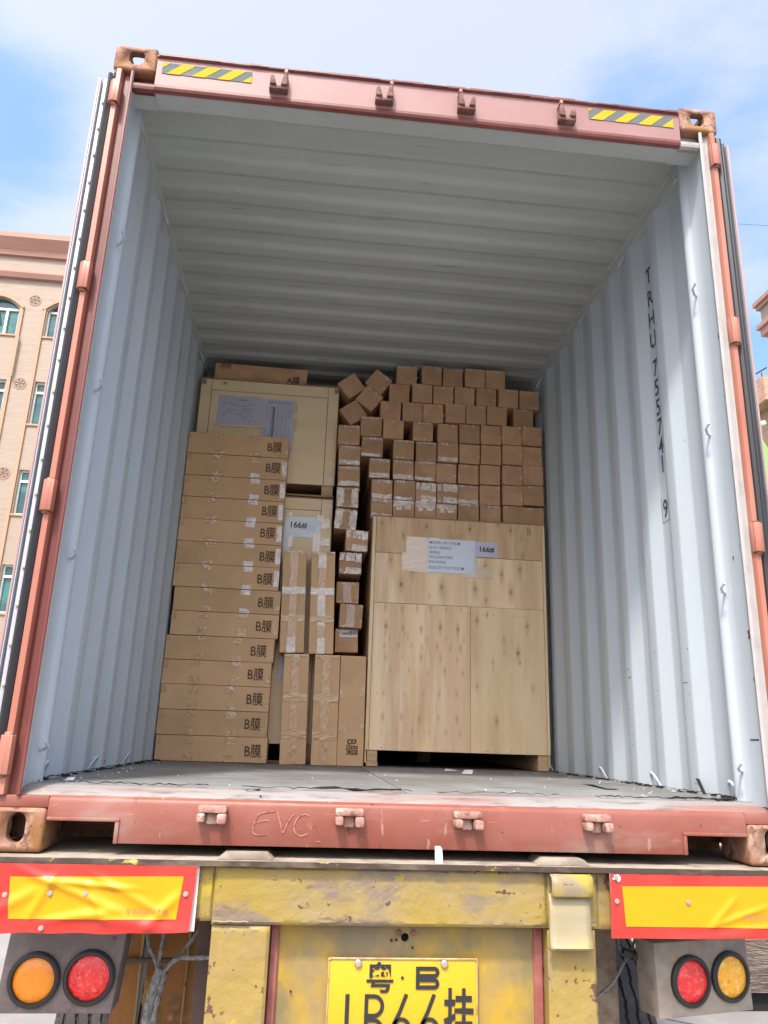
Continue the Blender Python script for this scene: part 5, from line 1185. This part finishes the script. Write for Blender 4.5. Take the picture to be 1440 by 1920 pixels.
# --- two pale birch plywood crates, one on the other
def pale(x0, x1, z0, z1, feet, label, y, upper):
    root = thing('pale_crate', label, 'crate', ((x0 + x1) / 2, y, z0), 'pale plywood crates stacked behind the cartons')
    loc = Vector(((x0 + x1) / 2, y, z0))
    def pp(o): o.matrix_parent_inverse = Matrix.Translation(-loc); return o
    tw, th = .075, .085; zb_ = z0 + feet
    q = MB(); q.box(x0 + .012, x1 - .012, y + .004, y + 1.0, zb_, z1 - .01); pp(q.build('body', m_birchedge, root))
    q = MB(); q.box(x0 + tw + .0035, x1 - tw - .0035, y, y + .0035, zb_ + .002, z1 - th - .0045); pp(q.build('face_panel', m_birch, root))
    q = MB(); q.box(x0 + tw + .001, x1 - tw - .001, y - .001, y + .003, z1 - th, z1 - .008); pp(q.build('top_board', m_birch, root, .001, 1))
    for a, b_ in ((x0 + .004, x0 + tw - .0015), (x1 - tw + .0015, x1 - .004)): q = MB(); q.box(a, b_, y - .001, y + .003, zb_ + .002, z1 - .008); pp(q.build('side_board', m_birch, root, .001, 1))
    q = MB(); q.box(x0, x1, y - .002, y + 1.0, z1 - .0075, z1); q.box(x0, x0 + .003, y - .0005, y + 1, zb_, z1 - .008); q.box(x1 - .0035, x1, y - .0005, y + 1, zb_, z1 - .008); pp(q.build('edge_trim', m_birchedge, root))
    for a, b_ in ((x0 + .02, x0 + .10), (x1 - .085, x1 - .01), ((x0 + x1) / 2 - .04, (x0 + x1) / 2 + .04)):
        q = MB(); yo = y + (.004 if a != (x0 + x1) / 2 - .04 else .05); q.box(a, b_, yo, y + .95, z0 + .012, zb_ - .001); pp(q.build('skid', m_lumber, root, .002, 1))
    q = MB(); q.box(x0 + .01, x1 - .005, y + .006, y + .12, z0, z0 + .011); pp(q.build('base_board', m_birchedge, root))
    return root, pp
UY = 2.38
u, pu = pale(-1.164, -.2255, 1.853, 2.650, .078, 'pale plywood crate with two taped paper sheets, upper one behind the left cartons', UY, True)
q = MB(); patch(q, -1.034, -.743, 2.318, 2.528, UY - .0035, .001, 0, 6, .0015); p1 = pu(q.build('paper_sheet', m_paperv, u))
q = MB(); patch(q, -.735, -.519, 2.15, 2.522, UY - .0035, .001, 0, 6, .0015); p2 = pu(q.build('paper_sheet', m_paperv, u))
rg = random.Random(15); q = MB()
for k in range(9):
    z = 2.468 - k * .0145; x = -1.005
    while x < -.80:
        l = rg.uniform(.006, .03)
        if rg.random() < .6 - (k > 6) * .3: q.quad([(x, UY - .0056, z), (x + l, UY - .0056, z), (x + l, UY - .0056, z + .003), (x, UY - .0056, z + .003)])
        x += l + .006
for k in range(5): q.quad([(-.90 + k * .011, UY - .0056, 2.496), (-.892 + k * .011, UY - .0056, 2.496), (-.892 + k * .011, UY - .0056, 2.503), (-.90 + k * .011, UY - .0056, 2.503)])
pu(q.build('print_lines', m_greyink, p1))
q = MB()
for k in range(7): x = -.71 + k * .026; q.quad([(x, UY - .0056, 2.17), (x + .0012, UY - .0056, 2.17), (x + .0012, UY - .0056, 2.47), (x, UY - .0056, 2.47)])
for k in range(46):
    z = 2.17 + k * .0065; x = -.672 + rg.uniform(-.004, .004); q.quad([(x, UY - .0056, z), (x + rg.uniform(.008, .024), UY - .0056, z), (x + .018, UY - .0056, z + .0036), (x, UY - .0056, z + .0036)])
for k in range(8): x = -.70 + k * .021; q.quad([(x, UY - .0056, 2.497), (x + .011, UY - .0056, 2.498), (x + .010, UY - .0056, 2.505), (x, UY - .0056, 2.504)])
pu(q.build('print_lines', m_greyink, p2))
q = MB(); patch(q, -1.05, -.72, 2.300, 2.322, UY - .0052, .003, 0, 5, .002); patch(q, -.53, -.505, 2.3, 2.5, UY - .0052, .003, 0, 5, .002); glints(q, -.85, -.75, 2.30, 1, UY - .008, rg, 9, 1); glints(q, -.88, -.78, 2.26, 1, UY - .008, rg, 6, 1); glints(q, -.53, -.51, 2.40, 1, UY - .008, rg, 6, 1); glints(q, -1.05, -1.03, 2.28, 1, UY - .008, rg, 4, 1)
pu(tag(q.build('clear_tape', [m_cleartape, m_film], u), kind='stuff'))
for (x0, x1, z0, z1) in ((-1.160, -1.128, 2.60, 2.638), (-.258, -.229, 2.600, 2.634)): q = MB(); q.box(x0, x1, UY - .004, UY - .0012, z0, z1); q.box(x0 + .008, x1 - .006, UY - .006, UY - .0041, z0 + .012, z0 + .018); pu(q.build('corner_cleat', m_framedust, u, .001, 1))
q = MB(); q.box(-.270, -.236, UY - .005, UY - .0012, 1.955, 1.992); q.box(-.256, -.250, UY - .007, UY - .0051, 1.968, 1.978); pu(q.build('corner_clip', m_paperw, u, .001, 1))
st_ = MB()
for (a, b_, c_, d_) in ((-1.03, -.985, 2.626, 2.628), (-1.03, -1.028, 2.606, 2.628), (-1.03, -.985, 2.606, 2.608), (-1.015, -.99, 2.614, 2.623)): st_.quad([(a, UY - .0022, c_), (b_, UY - .0022, c_), (b_, UY - .0022, d_), (a, UY - .0022, d_)])
pu(st_.build('stamp', m_cardedge, u))
LY = 2.38
lw, plw = pale(-1.150, -.2285, ZF + .002, 1.842, .106, 'pale plywood crate with a white 166# sheet, lower one behind the tall cartons', LY, False)
q = MB(); patch(q, -.535, -.30, 1.57, 1.705, LY - .0036, .002, 0, 6, .002); patch(q, -.535, -.49, 1.35, 1.60, LY - .003, .002, 0, 4, .001); s1 = plw(q.build('paper_sheet', m_paper, lw))
plw(lettering('label_print', '166#', .042, (-.448, LY - .0062, 1.648), m_black, s1, wide=.95, bold=.016))
q = MB(); q.quad([(-.40, LY - .0058, 1.618), (-.335, LY - .0058, 1.612), (-.335, LY - .0058, 1.655), (-.40, LY - .0058, 1.660)]); plw(q.build('grey_block', m_paperv, s1))
q = MB()
for (a, b_, c_, d_) in ((-.535, -.49, 1.70, 1.73), (-.33, -.285, 1.68, 1.725), (-.505, -.47, 1.50, 1.585), (-.345, -.30, 1.42, 1.60), (-.30, -.24, 1.635, 1.70), (-.30, -.24, 1.52, 1.57)): patch(q, a, b_, c_, d_, LY - .0068, .003, 0, 4, .002)
m_milky = M('milky_tape_on_birch', (0.66, 0.58, 0.45), 0.22, bump=[(18, .3), (60, .3)], coat=.8, spec=.7)
plw(tag(q.build('clear_tape', m_milky, lw), kind='stuff'))
q = MB(); q.box(-.268, -.232, LY - .005, LY - .0012, 1.765, 1.800); q.box(-.252, -.246, LY - .007, LY - .0051, 1.778, 1.788); plw(q.build('corner_clip', m_paperw, lw, .001, 1))
q = MB(); patch(q, -.515, -.488, .66, .98, LY - .004, .003, 0, 5, .003); plw(q.build('paper_sheet', m_paperv, lw))
# parts parented to a mesh get an identity parent inverse
for o in bpy.data.objects:
    if o.parent and o.parent.type == 'MESH': o.matrix_parent_inverse = Matrix()
